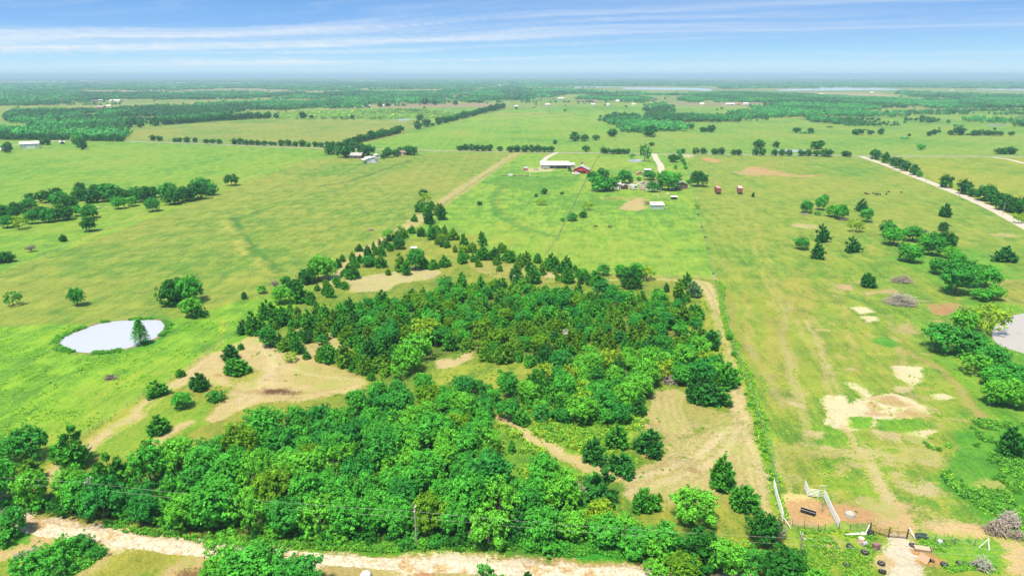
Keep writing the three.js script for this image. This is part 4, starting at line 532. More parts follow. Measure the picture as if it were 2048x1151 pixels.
// farmyard trees
alone(1290, 323, 27, 'L', 'tall grey-green willow beside the tiny pond', 'blue', 1.5); alone(1265, 318, 12, 'L', 'thin pale sapling at the tiny pond', 'green', 1.2); alone(1338, 381, 50, 'B', 'big bright shade tree in front of the brick house', 'green', 0.85); alone(1397, 373, 39, 'B', 'spreading dark tree beside the pasture fence', 'deep', 0.85); alone(1305, 384, 28, 'B', 'shade tree in front of the white house wall', 'mid', 0.9); alone(1300, 360, 29, 'B', 'tree behind the white house', 'mid', 0.7); alone(1249, 367, 32, 'B', 'tree behind the camper', 'mid', 0.9); alone(1348, 324, 25, 'D', 'round tree beside the drive', 'deep', 0.8);
list('1186,362,26,d 1206,362,28,d 1197,383,38,b 1217,382,36,b 1262,364,14,b 1232,364,12,d 1278,362,10,b 1320,362,16,d 1328,352,12,b 1351,338,9,b 1378,367,11,b', 'round the farm sheds', 'farmyard trees'); list('1360,312,10,b 1362,318,9,b 1366,325,10,b 1369,331,10,b 1372,338,9,b 1357,307,9,b', 'in the hedge beside the house drive', 'bushes of the drive hedge');
alone(1174, 420, 26, 'Y', 'yellow-green thorny tree in the paddock', 'lime', 0.8); alone(1082, 410, 25, 'Y', 'low yellow-green bush in the horse meadow', 'lime', 0.6); list('1089,388,14,d 1072,394,9,d 1124,389,8,d 959,410,12,d', 'in the horse meadow', 'dark trees in the horse meadow', 0.8); list('1145,442,25,D 1166,435,18,D 1125,443,11,B 846,392,21,D', 'along the paddock fence', 'paddock fence trees', 0.8);
list('1752,319,22,d 1772,326,20,d 1789,332,20,d 1799,337,22,d 1812,342,20,d 1829,350,24,d 1841,354,14,b 1893,375,28,d 1933,389,34,d 1948,394,20,d 1974,402,40,d 1995,410,34,d 2010,420,34,d 2031,426,36,d 2045,425,30,d', 'in the row along the white lane', 'row along the white lane'); list('1774,311,8,c', 'at the lane corner', 'cedars at the lane corner'); list('2040,447,26,Y', 'beside the white lane', 'light trees beside the lane');
// trees along the country road and round the neighbouring house
list('305,281,14,d 318,282,13,d 349,284,10,d 358,284,12,d 373,285,14,d 389,285,12,d 412,287,13,d 425,287,12,d 438,288,12,d 468,289,14,d 480,289,14,d 492,290,13,d 503,290,13,d 516,291,14,d 528,291,14,d 541,291,12,d 549,291,10,d 562,292,15,d 576,292,15,d 590,293,13,d 604,293,16,d 616,294,12,b 630,294,13,d 641,294,13,d 655,294,14,d 666,295,14,d 677,295,14,d 690,296,16,d 920,301,16,d 931,301,16,d 943,301,16,d 955,302,17,d 966,302,16,d 979,302,16,d 1000,302,14,d 1022,304,18,d 1034,304,15,d 1050,304,17,d 1063,304,17,d 1076,304,17,d 1089,304,17,d 1101,304,16,d 1172,303,16,d 1207,307,14,d 1217,307,14,d 1227,308,14,d 1237,308,14,d 1247,308,14,d 1256,307,11,d 1393,308,16,d 1407,308,15,d 1430,309,15,d 1443,309,16,d 1468,310,13,d 1478,310,13,d 1512,310,15,d 1526,310,15,d 1550,311,15,d 1564,311,16,d 1578,311,15,d 1603,312,15,d 1616,312,16,d 1634,312,16,d 1655,313,26,d,0.7 1695,313,24,d,0.6', 'in the hedge beside the country road', 'roadside hedge', 0.92);
list('660,309,25,d 690,315,36,d 708,297,20,d 722,306,22,d 735,311,30,d 775,315,22,d 792,313,18,d 813,309,18,d 823,310,25,d 800,306,14,d 765,317,11,d 700,308,24,d', 'round the neighbouring house', 'trees round the neighbouring house');
list('1110,288,10,d 1149,282,24,d 1169,282,18,d 1192,280,16,d 1225,273,20,d 1301,273,29,d 1304,292,12,d 1366,307,11,d 1423,264,18,d 1594,265,16,d 1622,267,14,d 1519,298,24,d 1553,295,14,d 1637,298,28,d,0.8 1843,299,16,b 1718,269,26,d,0.6 1742,269,13,d 1763,269,16,d 1819,272,7,c 1869,269,13,d 1879,265,8,d 1901,270,12,d 1920,270,27,d,0.7 1952,271,16,d 1965,271,15,d 1978,271,15,d 1990,271,14,d 2002,271,12,d 2024,271,12,d 2004,308,24,d,0.7 2022,308,30,d,0.6 1405,264,12,d 1410,264,12,d 1860,272,12,d 1880,258,5,d 1990,260,6,d', 'standing in the fields beyond the road', 'field trees beyond the road', 0.9);
list('152,289,26,b 158,294,24,d 162,299,22,d 93,290,17,d 83,290,12,d 15,298,16,d 12,305,20,d 124,288,7,d', 'round the white barn', 'trees round the white barn'); list('195,268,14,b,1.3 208,268,15,b,1.3', 'rising pale above the roadside hedge', 'pale trees above the hedge');
list('262,254,25,d 281,255,15,d 307,252,21,d 551,237,13,d 605,237,16,d 623,237,9,d 682,237,6,d 704,238,10,d 835,258,22,d 853,254,20,d 865,252,9,d 877,249,18,d 840,241,15,d 910,210,13,d 850,209,16,d 870,210,14,d 760,214,12,d 775,213,10,d', 'standing alone in the far hayfield', 'lone trees of the far hayfields', 0.9);
// trees in rows far off, one by one
function row(s, gapPx, w, k, where, group, jitter = 1.5) { const p = pairs(s); let out = []; for (let i = 1; i < p.length; i++) { const L = Math.hypot(p[i][0] - p[i - 1][0], p[i][1] - p[i - 1][1]), n = Math.max(1, Math.round(L / gapPx)); for (let q = 0; q < n; q++) { srand(i * 91 + q * 7 + Math.round(p[0][0])); out.push(`${(lerp(p[i - 1][0], p[i][0], q / n) + rr(-1, 1) * jitter).toFixed(1)},${(lerp(p[i - 1][1], p[i][1], q / n) + rr(-0.25, 0.25)).toFixed(2)},${(w * rr(0.85, 1.2)).toFixed(1)},${k}`); } } list(out.join(' '), where, group, 0.95); }
row('692,291 745,278 805,264', 6.5, 17, 'd', 'in the diagonal hedgerow behind the neighbouring house', 'diagonal hedgerow'); row('888,246 940,233 1010,216', 6, 14, 'd', 'in the long diagonal hedgerow across the fields', 'long diagonal hedgerow');
row('326,250 420,243 505,238 545,236.5', 7.5, 14, 'd', 'in the tree row above the hayfield', 'tree row above the hayfield'); row('0,279 70,279.5 138,280', 6.5, 15, 'd', 'in the thick hedge behind the white barn', 'thick hedge behind the barn'); row('168,281 250,283', 6.5, 14, 'd', 'in the thick hedge behind the white barn', 'thick hedge behind the barn');

// ---------------------------------------------------------------- masses: the far half of the thicket, scrub and the far woods
function mass(name, label, cat, sets) {                       // sets: [geometry, material, [[x, z, sx, sy, turn, tint]]]
  const o = new THREE.Group(); o.name = numbered(name); scene.add(o); tag(o, label, cat, null, 'stuff');
  const M = new THREE.Matrix4(), q = new THREE.Quaternion(), up = new V3(0, 1, 0), col = new THREE.Color();
  sets.forEach(([geo, m, items, nm]) => {
    if (!items.length) return;
    const I = new THREE.InstancedMesh(geo, m, items.length); I.name = nm ?? 'foliage'; I.castShadow = I.receiveShadow = true; I.userData.kind = 'stuff';
    items.forEach(([x, z, sx, sy, turn, tint], i) => { M.compose(new V3(x, 0, z), q.setFromAxisAngle(up, turn), new V3(sx, sy, sx)); I.setMatrixAt(i, M); I.setColorAt(i, col.setRGB(...tint)); });
    o.add(I);
  });
  return o;
}
{ srand(771); const sets = shapes.C.map((s, k) => [s[0], hues.cedar, thicket.filter((_, i) => i % shapes.C.length === k).map((t) => { const rust = rnd(); return [t[0], t[1], t[2] * 2 / 5, t[2] * 2 / 5 * rr(0.8, 1.12), rr(0, 6.28), rust < 0.4 ? [1.9, 1.2, 1.1] : rust < 0.55 ? [0.7, 0.75, 1] : rust < 0.7 ? [1.1, 1.35, 1.2] : [1.15, 1.12, 1.1]]; }), 'cedar_foliage']);
  if (thicket.length) mass('cedar_thicket', 'dense mass of brown-tipped cedars filling the middle of the lot', 'thicket', sets); }
function lump(s, n, leaf, flat) { srand(s); const L = new Leaves(), lobes = []; for (let k = 0; k < 8; k++) lobes.push([rr(-2, 2), rr(2.4, 5.2), rr(-2, 2), rr(1.4, 2.4)]); for (let i = 0; i < n; i++) { const [x, y, z, r] = lobes[i % 8], d = randDir(); d.y = d.y * 0.8 + 0.3; d.normalize(); L.add(new V3(x + d.x * r, Math.max(0.4, y + d.y * r * flat), z + d.z * r), d.addScaledVector(randDir(), 0.5).normalize(), leaf * rr(0.7, 1.3), 1.2, leafTint(0.2, 0.08)); } return L.geo(); }
const lumps = [lump(1, 110, 1.35, 1), lump(2, 110, 1.35, 1), lump(3, 100, 1.4, 0.9), lump(4, 110, 1.3, 1.1)], lumpsFar = [lump(5, 44, 2.2, 1), lump(6, 44, 2.2, 1)];
const farLeaf = (r, g, b) => new THREE.MeshStandardMaterial({ color: new THREE.Color().setRGB(r, g, b), vertexColors: true, roughness: 1, side: THREE.DoubleSide }), woodMat = farLeaf(0.034, 0.220, 0.044), scrubMat = farLeaf(0.15, 0.32, 0.05);
function plant(poly, s, { gap, size = [7, 11], m = woodMat, dens = 1, tint = (a, b) => { const n = smp(nB, a / 900, b / 1400), v = rr(0.7, 1.2) * lerp(0.7, 1.6, sstep(0.3, 0.75, n)), y = rnd() < 0.3 ? rr(0.2, 0.9) : 0; return [v * (1 + y), v * (1 + y * 0.4), v]; }, low = 1, broken = 0 } = {}) {
  srand(s); const pts = worldPts(poly), xs = pts.map((p) => p[0]), zs = pts.map((p) => p[1]), X0 = Math.min(...xs), X1 = Math.max(...xs), Z0 = Math.min(...zs), Z1 = Math.max(...zs), lists = [[], [], [], []];
  const far = (Z0 + Z1) / 2 < -2600, g0 = gap ?? clamp((-(Z0 + Z1) / 2 - 1000) / 170, 6.5, 26);
  for (let z = Z0; z < Z1; z += g0) for (let x = X0; x < X1; x += g0) { const a = x + rr(-0.6, 0.6) * g0, b = z + rr(-0.6, 0.6) * g0, e = smp(nB, a / 500, b / 500) - 0.5; if (rnd() > dens || !inPoly(pts, a + e * 60 + rr(-9, 9), b + e * 90 + rr(-14, 14)) || (broken && smp(nB, a / 620 + 0.3, b / 420) < broken)) continue; const w = rr(...size) / 8, wide = Math.max(1, g0 / 9); lists[Math.floor(rnd() * (far ? 2 : 4))].push([a, b, w * wide, w * low * rr(0.8, 1.2), rr(0, 6.28), tint(a, b)]); }
  return (far ? lumpsFar : lumps).map((g, k) => [g, m, lists[k]]);
}
const woods = [
  ['0,181 80,181 150,183 180,187 340,186 455,185 560,188 680,188 680,196 560,199 460,199 340,200 235,198 170,205 100,209 60,212 0,211 -300,214 -300,182', 'dark wood behind the distant red barn'],
  ['650,186 700,183 800,184 870,184 900,179 1020,178 1020,205 850,206 745,206 742,216 680,219 640,216 560,217 600,210 660,206 660,198', 'broad wood beyond the brown ploughed field'],
  ['340,215 420,209 560,206 660,205 650,214 560,219 480,224 420,238 340,247 250,250 90,247 20,247 20,225 100,222 200,222', 'wood above the far hayfield'],
  ['55,250 240,251 250,262 240,279 60,277 95,262', 'wood behind the roadside hedge near the white barn'], ['0,262 90,262 100,276 0,278 -60,276', 'thick scrubby wood behind the white barn'],
  ['1020,160 1140,160 1200,166 1250,169 1360,166 1440,165 1440,172 1360,173 1240,172 1130,172 1020,176', 'blue wood behind the thin lake'], ['1020,177 1130,179 1230,184 1300,187 1420,188 1440,191 1290,191 1150,188 1100,193 1020,205', 'wood in front of the long lake'], ['1160,195 1240,193 1295,196 1295,201 1160,200', 'strip of wood beyond the farm cluster'],
  ['1440,164 1700,163 1700,173 1560,177 1440,178', 'blue wood between the two lakes'], ['1430,186 1560,188 1610,190 1700,196 1790,199 1840,208 1760,216 1720,224 1760,236 1740,245 1640,248 1600,236 1560,230 1540,224 1560,206 1500,204 1360,204 1365,199', 'large wood sloping down to the pasture'],
  ['1312,236 1380,234 1463,236 1463,243 1312,244', 'dense hedge across the far pasture'], ['1465,240 1495,228 1525,215 1560,222 1570,231 1500,239 1475,242', 'arm of wood reaching into the pasture'], ['1312,210 1328,209 1332,222 1326,236 1312,236', 'short column of trees in the far pasture'], ['1221,250 1241,235 1275,234 1304,249 1310,262 1270,266 1236,264 1222,258', 'round grove beyond the country road'], ['1312,251 1340,250 1382,258 1382,263 1312,263', 'low belt of trees beside the round grove'],
  ['1700,163.5 2300,163 2300,176 1960,177 1800,175 1700,174', 'blue wooded ridge behind the white lake'], ['1800,184 1860,186 1920,189 2048,192 2300,194 2300,200 2000,199 1860,197 1800,190', 'wood along the lower shore of the lake'], ['1850,205 1960,200 2048,196 2300,198 2300,212 2010,217 1850,217 1835,212', 'wood at the top of the wide pasture'],
  ['2020,244 2060,243 2200,246 2200,256 2040,254', 'wood at the edge of the wide pasture'], ['-400,190 0,190 0,200 -400,204', 'wood at the side of the far fields'],
  ['0,166 260,168 480,167 620,170 720,170 720,182 600,182 480,176 340,181 180,180 0,178 -300,178', 'blue band of wood across the far fields'], ['380,160 640,158 700,162 560,163 400,163', 'thin blue strip of wood near the horizon'], ['760,160 1000,158 1020,166 900,170 780,169', 'blue wood in the hazy distance'], ['720,172 860,172 1020,170 1020,176 880,178 720,180', 'blue belt of wood before the pale strip'],
];
woods.forEach(([p, l], i) => mass('woodland', l, 'woodland', plant(p, 300 + i, { broken: [0, 1, 5, 6, 8, 15, 16, 19, 20, 21, 22, 23].includes(i) ? 0.54 : i === 2 || i === 9 ? 0.4 : i === 3 || i === 4 ? 0.36 : 0 })));
mass('scrub', 'pale green scrub bushes covering the field beyond the hayfield', 'scrub', plant('560,226 700,220 800,218 900,224 920,232 860,238 700,240 560,238', 400, { m: scrubMat, gap: 9, dens: 0.55, size: [4, 8], low: 0.5 }));
mass('scrub', 'scattered dark bushes dotting the wide pasture beyond the road', 'scrub', plant('1480,246 1640,252 1900,222 2200,222 2200,290 1560,290 1480,270', 401, { m: woodMat, gap: 40, dens: 0.12, size: [2.5, 6], low: 0.8 }));
mass('scrub', 'clumps of dark bushes along the edge of the wide pasture', 'scrub', [...plant('1780,226 1860,224 1960,226 1960,228 1780,229', 402, { gap: 12, dens: 0.5, size: [5, 9] }), ...plant('1788,233 1812,231 1830,236 1800,237', 403, { gap: 9, dens: 0.8 }), ...plant('1848,243 1860,240 1882,246 1860,249', 404, { gap: 8 }), ...plant('1935,243 1960,240 2010,246 1980,247', 405, { gap: 9, dens: 0.8 }), ...plant('1640,244 1780,240 1770,252 1670,253', 406, { gap: 7, size: [4, 7] })]);
{ // thin broken hedges between the far fields
  srand(661); const lists = [[], [], [], []], blocks = [...woodSets, ...[]];
  for (let k = 0; k < 240; k++) { const z = -rr(1350, 6500), x = rr(-1, 1) * -z * 0.82, L = rr(60, 420), a = rnd() < 0.75 ? rr(-0.2, 0.2) : 1.5 + rr(-0.2, 0.2), g = 5 + -z / 700; if ((Math.abs(x) < 620 && z > -1700) || (x > 250 && z < -2500 && z > -4900)) continue; for (let s = 0; s < L; s += g) { if (smp(nB, s / 160 + k, k * 0.37) < 0.4) continue; const v = rr(0.7, 1.3), w = rr(0.7, 1.2) * (1 + -z / 9000); lists[Math.floor(rnd() * 4)].push([x + Math.cos(a) * s + rr(-2, 2), z + Math.sin(a) * s + rr(-2, 2), w, w * rr(0.8, 1.1), rr(0, 6.28), [v, v, v]]); } }
  for (let k = 0; k < 500; k++) { const z = -rr(1400, 5200), x = rr(-1, 1) * -z * 0.82, w = rr(0.6, 1.2), v = rr(0.7, 1.3); if (x > 250 && z < -2500 && z > -4900) continue; lists[k % 4].push([x, z, w, w, rr(0, 6.28), [v, v, v]]); }
  mass('hedges', 'thin broken hedges and single trees between the far fields', 'hedges', lumps.map((g, k) => [g, woodMat, lists[k]]));
}
{ // woods on the plain toward the horizon
  srand(555); const lists = [[], []];
  for (let z = -5600; z > -20000; z -= 34 + (-5600 - z) * 0.012) for (let x = -1.05 * -z - 300; x < 0 - 1.05 * z * 1 + 300; x += 58 + (-5600 - z) * 0.012) { const a = x + rr(-30, 30), b = z + rr(-25, 25); if (Math.abs(a) > -b * 0.85 || woodFar(a, b) < 0.535 || rnd() < 0.15) continue; const v = rr(0.8, 1.2), k = 5 + (-z - 5600) / 2600; lists[rnd() < 0.5 ? 0 : 1].push([a, b, k * rr(0.8, 1.2), rr(1.1, 1.6), rr(0, 6.28), [v, v, v]]); }
  mass('woodland', 'hazy blue woods scattered toward the horizon', 'woodland', lumpsFar.map((g, k) => [g, woodMat, lists[k]]));
}
// ---------------------------------------------------------------- weeds and tall grass: tufts too many to count
const tuft = (s, n, h, w) => { srand(s); const L = new Leaves(); for (let i = 0; i < n; i++) { const a = rr(0, 6.283), r = rr(0, w); L.spike(new V3(Math.cos(a) * r, 0, Math.sin(a) * r), new V3(rr(-0.5, 0.5), 1, rr(-0.5, 0.5)).normalize(), h * rr(0.6, 1.2), rr(0.08, 0.2), leafTint(0.25, 0.14)); if (i % 2) L.add(new V3(Math.cos(a) * r, h * rr(0.3, 0.9), Math.sin(a) * r), randDir().add(new V3(0, 1.2, 0)).normalize(), rr(0.16, 0.34), 1.3, leafTint(0.25, 0.14)); } return L.geo(); };
const tufts = [tuft(1, 16, 0.55, 0.45), tuft(2, 16, 0.7, 0.4), tuft(3, 14, 0.45, 0.5)];
const weedMat = farLeaf(0.17, 0.40, 0.025), straw = farLeaf(0.36, 0.36, 0.12);
const bare = (x, z) => { const u = (x - T0.x0) / (T0.x1 - T0.x0), v = (z - T0.z0) / (T0.z1 - T0.z0); return u > 0 && u < 1 && v > 0 && v < 1 && T0.classes[Math.floor(v * T0.H) * T0.W + Math.floor(u * T0.W)] > 0; };
const pondA = worldPts('113,692 125,673 160,657 210,642 270,637 320,638 335,650 324,670 295,685 250,700 190,708 145,705');
function weeds(poly, n, s, size = [0.7, 1.5], tints = [[1, 1, 1], [1.5, 1.1, 1], [0.6, 0.8, 1]], clump = 0.45, soft = 3) {
  srand(s); const pts = worldPts(poly), xs = pts.map((p) => p[0]), zs = pts.map((p) => p[1]), lists = [[], [], []]; let k = 0, tries = 0;
  while (k < n && tries++ < n * 30) { const x = rr(Math.min(...xs), Math.max(...xs)), z = rr(Math.min(...zs), Math.max(...zs)); const jx = (smp(nB, x / 60, z / 60) - 0.5) * soft, jz = (smp(nB, x / 60 + 0.4, z / 60) - 0.5) * soft; if (!inPoly(pts, x + jx, z + jz) || inPoly(pondA, x, z) || (bare(x, z) && rnd() < 0.9) || smp(nB, x / 40, z / 40) < clump) continue; const w = rr(...size), t = tints[Math.floor(rnd() * tints.length)], v = rr(0.8, 1.2); lists[k++ % 3].push([x, z, w, w * rr(0.7, 1.2), rr(0, 6.28), t.map((q) => q * v)]); }
  return lists;
}
const weedMass = (label, lists, m = weedMat) => mass('weeds', label, 'weeds', tufts.map((g, k) => [g, m, lists[k], 'weed_leaves']));
weedMass('strip of bright weeds along the pasture fence', weeds('1428,562 1440,600 1446,640 1460,690 1478,740 1500,790 1500,830 1520,880 1540,950 1553,1030 1575,1050 1562,970 1545,900 1522,820 1502,760 1474,700 1458,640 1440,562', 1700, 501, [0.5, 1.2], [[1, 1, 1], [1.25, 1.1, 1], [0.55, 0.85, 1]], 0.25));
weedMass('rank green weeds filling the pasture corner', weeds('1930,880 2100,840 2150,1080 2000,1060 1940,1010 1880,950', 3600, 502, [0.6, 1.4], [[0.5, 0.8, 1], [0.8, 1, 1], [0.3, 0.6, 0.8]], 0.46, 22));
weedMass('yellow-green weeds in the glade beside the front trail', weeds('1010,800 1100,770 1290,790 1300,850 1180,930 1080,880', 2600, 503, [0.6, 1.4], [[0.9, 1, 1], [1.5, 1.1, 1], [0.6, 0.85, 1]]));
weedMass('green weeds below the front trail', weeds('960,860 1010,850 1080,905 1200,960 1100,1000 980,960', 1800, 504));
weedMass('weeds beside the pipe gate', [weeds('1600,1060 1750,1066 1750,1160 1600,1160', 1300, 505, [0.35, 0.8], [[0.8, 0.9, 1], [0.55, 0.8, 1], [1.1, 1, 1]], 0.5), weeds('1850,1078 1990,1085 2010,1150 1880,1150 1850,1120', 1000, 506, [0.35, 0.8], [[0.7, 0.9, 1], [0.5, 0.8, 1], [1, 1, 1]], 0.5)].reduce((a, b) => a.map((l, k) => l.concat(b[k]))));
weedMass('lush grass on the gravel road verge', [weeds('1120,1085 1240,1090 1300,1120 1200,1112 1100,1108', 2200, 507, [0.6, 1.1], [[0.3, 0.75, 0.8], [0.5, 0.9, 0.8]], 0), weeds('200,1045 420,1075 1120,1095 1110,1108 420,1090 200,1060', 2600, 508, [0.6, 1.1], [[0.4, 0.8, 0.8], [0.7, 0.9, 0.8]], 0.3), weeds('60,1120 110,1090 170,1078 210,1092 200,1120 130,1160 40,1160', 1200, 509, [0.6, 1.2], [[0.5, 0.9, 1]], 0.2)].reduce((a, b) => a.map((l, k) => l.concat(b[k]))));
{ srand(510); const c = new THREE.CatmullRomCurve3(worldPts('117,690 125,676 160,660 210,645 270,640 318,641 331,650 322,668 295,682 250,697 190,705 145,702').map(([x, z]) => new V3(x, 0, z)), true), lists = [[], [], []];
  for (let i = 0; i < 2200; i++) { const t = rnd(); if (smp(nB, t * 2.3, 0.7) < 0.47) continue; const p = c.getPointAt(t), d = c.getTangentAt(t), e = rr(-0.1, 1) * rr(0.3, 2.6) * (0.4 + smp(nB, t * 3, 0.3)), w = rr(0.6, 1.2), v = rr(0.8, 1.3); lists[i % 3].push([p.x + d.z * e, p.z - d.x * e, w, w * rr(0.8, 1.3), rr(0, 6.28), [0.55 * v, 0.85 * v, v]]); }
  weedMass('reedy grass round the silvery pond', lists); }
weedMass('scattered tufts on the grass of the wooded lot', [weeds('640,600 1000,540 1430,600 1520,900 1200,1000 900,820 500,840 420,780', 2600, 512, [0.5, 1.1], [[1.3, 1, 1], [0.8, 0.9, 1]], 0.55), weeds('1440,560 2040,520 2040,1050 1580,1020', 1500, 513, [0.35, 0.8], [[1.6, 1.25, 1.4]], 0.62), weeds('0,660 480,640 300,800 60,960 -60,960', 1300, 514, [0.35, 0.8], [[1.3, 1.25, 1.2]], 0.58)].reduce((a, b) => a.map((l, k) => l.concat(b[k]))));

// ---------------------------------------------------------------- buildings
const white = mat([0.74, 0.74, 0.72], 0.55), offWhite = mat([0.62, 0.61, 0.57], 0.7), cream = mat([0.58, 0.52, 0.42], 0.8), redPaint = mat([0.62, 0.035, 0.05], 0.5), roofGrey = mat([0.33, 0.33, 0.32], 0.6), roofBrown = mat([0.20, 0.165, 0.13], 0.9), brick = mat([0.16, 0.085, 0.06], 0.9), darkWood = mat([0.075, 0.045, 0.035], 0.9), greySide = mat([0.30, 0.31, 0.30], 0.8), steel = mat([0.50, 0.55, 0.57], 0.45, { metalness: 0.3 }), dark = mat([0.02, 0.02, 0.022], 0.7), glass = mat([0.03, 0.04, 0.05], 0.15), trim = mat([0.16, 0.13, 0.10], 0.8), rust = mat([0.22, 0.075, 0.05], 0.8), rustPale = mat([0.42, 0.22, 0.18], 0.75), tanWood = mat([0.42, 0.30, 0.19], 0.9), rubber = mat([0.014, 0.014, 0.015], 0.65), whitePipe = mat([0.72, 0.72, 0.70], 0.5), galv = mat([0.45, 0.46, 0.46], 0.5, { metalness: 0.4 });
function prism(profile, L, alongX) {                         // closed shape: profile of [across, up] drawn out along x or z
  const g = new THREE.ExtrudeGeometry(new THREE.Shape(profile.map(([a, b]) => new THREE.Vector2(a, b))), { depth: L, bevelEnabled: false }); g.translate(0, 0, -L / 2);
  if (alongX) g.rotateY(Math.PI / 2); return g;
}
function gable(o, { w, d, h, rise, ridge = 'x', wall, roof, over = 0.4, x = 0, z = 0, y = 0, names = ['wall', 'roof'] }) {
  const across = ridge === 'x' ? d : w, L = ridge === 'x' ? w : d, a = across / 2, k = Math.atan2(rise, a), s = Math.hypot(a, rise) + over;
  part(names[0], prism([[-a, 0], [a, 0], [a, h], [0, h + rise], [-a, h]], L, ridge === 'x').translate(x, y, z), wall, o);
  const slabs = [-1, 1].map((q) => { const g = new THREE.BoxGeometry(s, 0.12, L + over * 2).translate(q * s / 2, 0.07, 0).rotateZ(-q * k).translate(0, h + rise, 0); if (ridge === 'x') g.rotateY(Math.PI / 2); return g.translate(x, y, z); });
  return part(names[1], slabs, roof, o);
}
const face = (o, name, m, w, h, x, y, z, ry = 0, t = 0.08) => part(name, box(w, h, t).rotateY(ry).translate(x, y, z), m, o);
const windowOn = (o, w, h, x, y, z, ry = 0) => { const f = face(o, 'window', white, w + 0.2, h + 0.2, x, y, z, ry); part('pane', box(w, h, 0.05).translate(0, 0, 0.05).rotateY(ry).translate(x, y, z), glass, f); return f; };
const at = (px, py, d = 0) => { const g = G(px, py); return { x: g.x, z: g.z - d / 2, m: g.m }; };
{ // white barn
  const p = at(52, 297, 12), o = thing('white_barn', 'white metal barn with a wide closed door near the country road', 'barn', p.x, p.z, 0.62);
  gable(o, { w: 17, d: 11, h: 5, rise: 2, wall: offWhite, roof: white }); face(o, 'door', white, 6, 3.6, -8.54, 1.8, 0.5, Math.PI / 2); face(o, 'door', white, 9, 3.4, 0.5, 1.7, 5.54); part('door_trim', [box(0.25, 3.6, 0.1, -4.2, 1.8, 5.6), box(0.25, 3.6, 0.1, 5.2, 1.8, 5.6), box(9.6, 0.25, 0.1, 0.5, 3.65, 5.6)], trim, o); part('corner_trim', [box(0.25, 5, 0.25, -8.5, 2.5, 5.5), box(0.25, 5, 0.25, 8.5, 2.5, 5.5)], trim, o);
  const q = at(122, 288, 3), s = thing('small_shed', 'tiny white shed with a dark open side by the barn', 'shed', q.x, q.z, 0.5); gable(s, { w: 5, d: 3, h: 2.4, rise: 0.8, wall: offWhite, roof: white }); face(s, 'opening_shade', dark, 1.6, 1.8, -2.54, 1, 0, Math.PI / 2);  // the shed side is solid; a black panel paints its shaded inside
  const f = thing('picnic_canopy', 'white canopy beside the dark tree below the barn', 'canopy', at(5, 303).x, at(5, 303).z, 0.3); gable(f, { w: 5, d: 4, h: 0.3, rise: 1.2, y: 2, wall: white, roof: white, names: ['valance', 'cover'] }); for (const [a, b] of [[-2.3, -1.8], [2.3, -1.8], [-2.3, 1.8], [2.3, 1.8]]) part('leg', rod([a, 0, b], [a, 2.1, b], 0.06), whitePipe, f);
}
{ // neighbouring house and its sheds
  const p = at(741, 326, 8), o = thing('machine_shed', 'bright white machine shed with a lean-to behind the hayfield', 'shed', p.x, p.z, 0.5);
  gable(o, { w: 10, d: 8.5, h: 4.2, rise: 1.1, ridge: 'z', wall: offWhite, roof: white }); part('lean_to_roof', box(3.6, 0.12, 8.4, -6.6, 3.5, 0, 0, 0, 0.16), white, o); for (const z of [-3.6, 0, 3.6]) part('post', rod([-8.1, 0, z], [-8.1, 3.2, z], 0.09), trim, o); face(o, 'door', white, 3.6, 3.2, 0.4, 1.6, 4.3); windowOn(o, 1, 0.8, 3.4, 2, 4.3);
  const q = at(753, 317, 4), a = thing('annex_shed', 'small white annex tucked behind the machine shed', 'shed', q.x, q.z, 0.4); gable(a, { w: 5.4, d: 5, h: 3, rise: 1, ridge: 'z', wall: offWhite, roof: white }); face(a, 'door', greySide, 1.6, 2.2, 0, 1.1, 2.54);
  const h = at(712, 317, 9), b = thing('brick_house', 'brown brick house half hidden by dark trees', 'house', h.x, h.z, -0.2); gable(b, { w: 11, d: 8, h: 2.9, rise: 2.2, wall: brick, roof: roofGrey }); face(b, 'door', darkWood, 1.1, 2.1, 0, 1.05, 4.04); for (const x of [-4, -2, 2.2, 4]) windowOn(b, 1.3, 1.3, x, 1.6, 4.05); part('chimney', box(0.9, 1.8, 0.9, 3, 5, 0), brick, b);
  const n = at(803, 310, 8), c = thing('brown_house', 'low brown-roofed house among the road trees', 'house', n.x, n.z, -0.1); gable(c, { w: 9.5, d: 7, h: 2.6, rise: 1.8, wall: brick, roof: mat([0.25, 0.18, 0.15], 0.9) }); face(c, 'door', white, 1, 2, 1, 1, 3.54); for (const x of [-3.4, -1.4, 3.4]) windowOn(c, 1.2, 1.2, x, 1.5, 3.55);
}
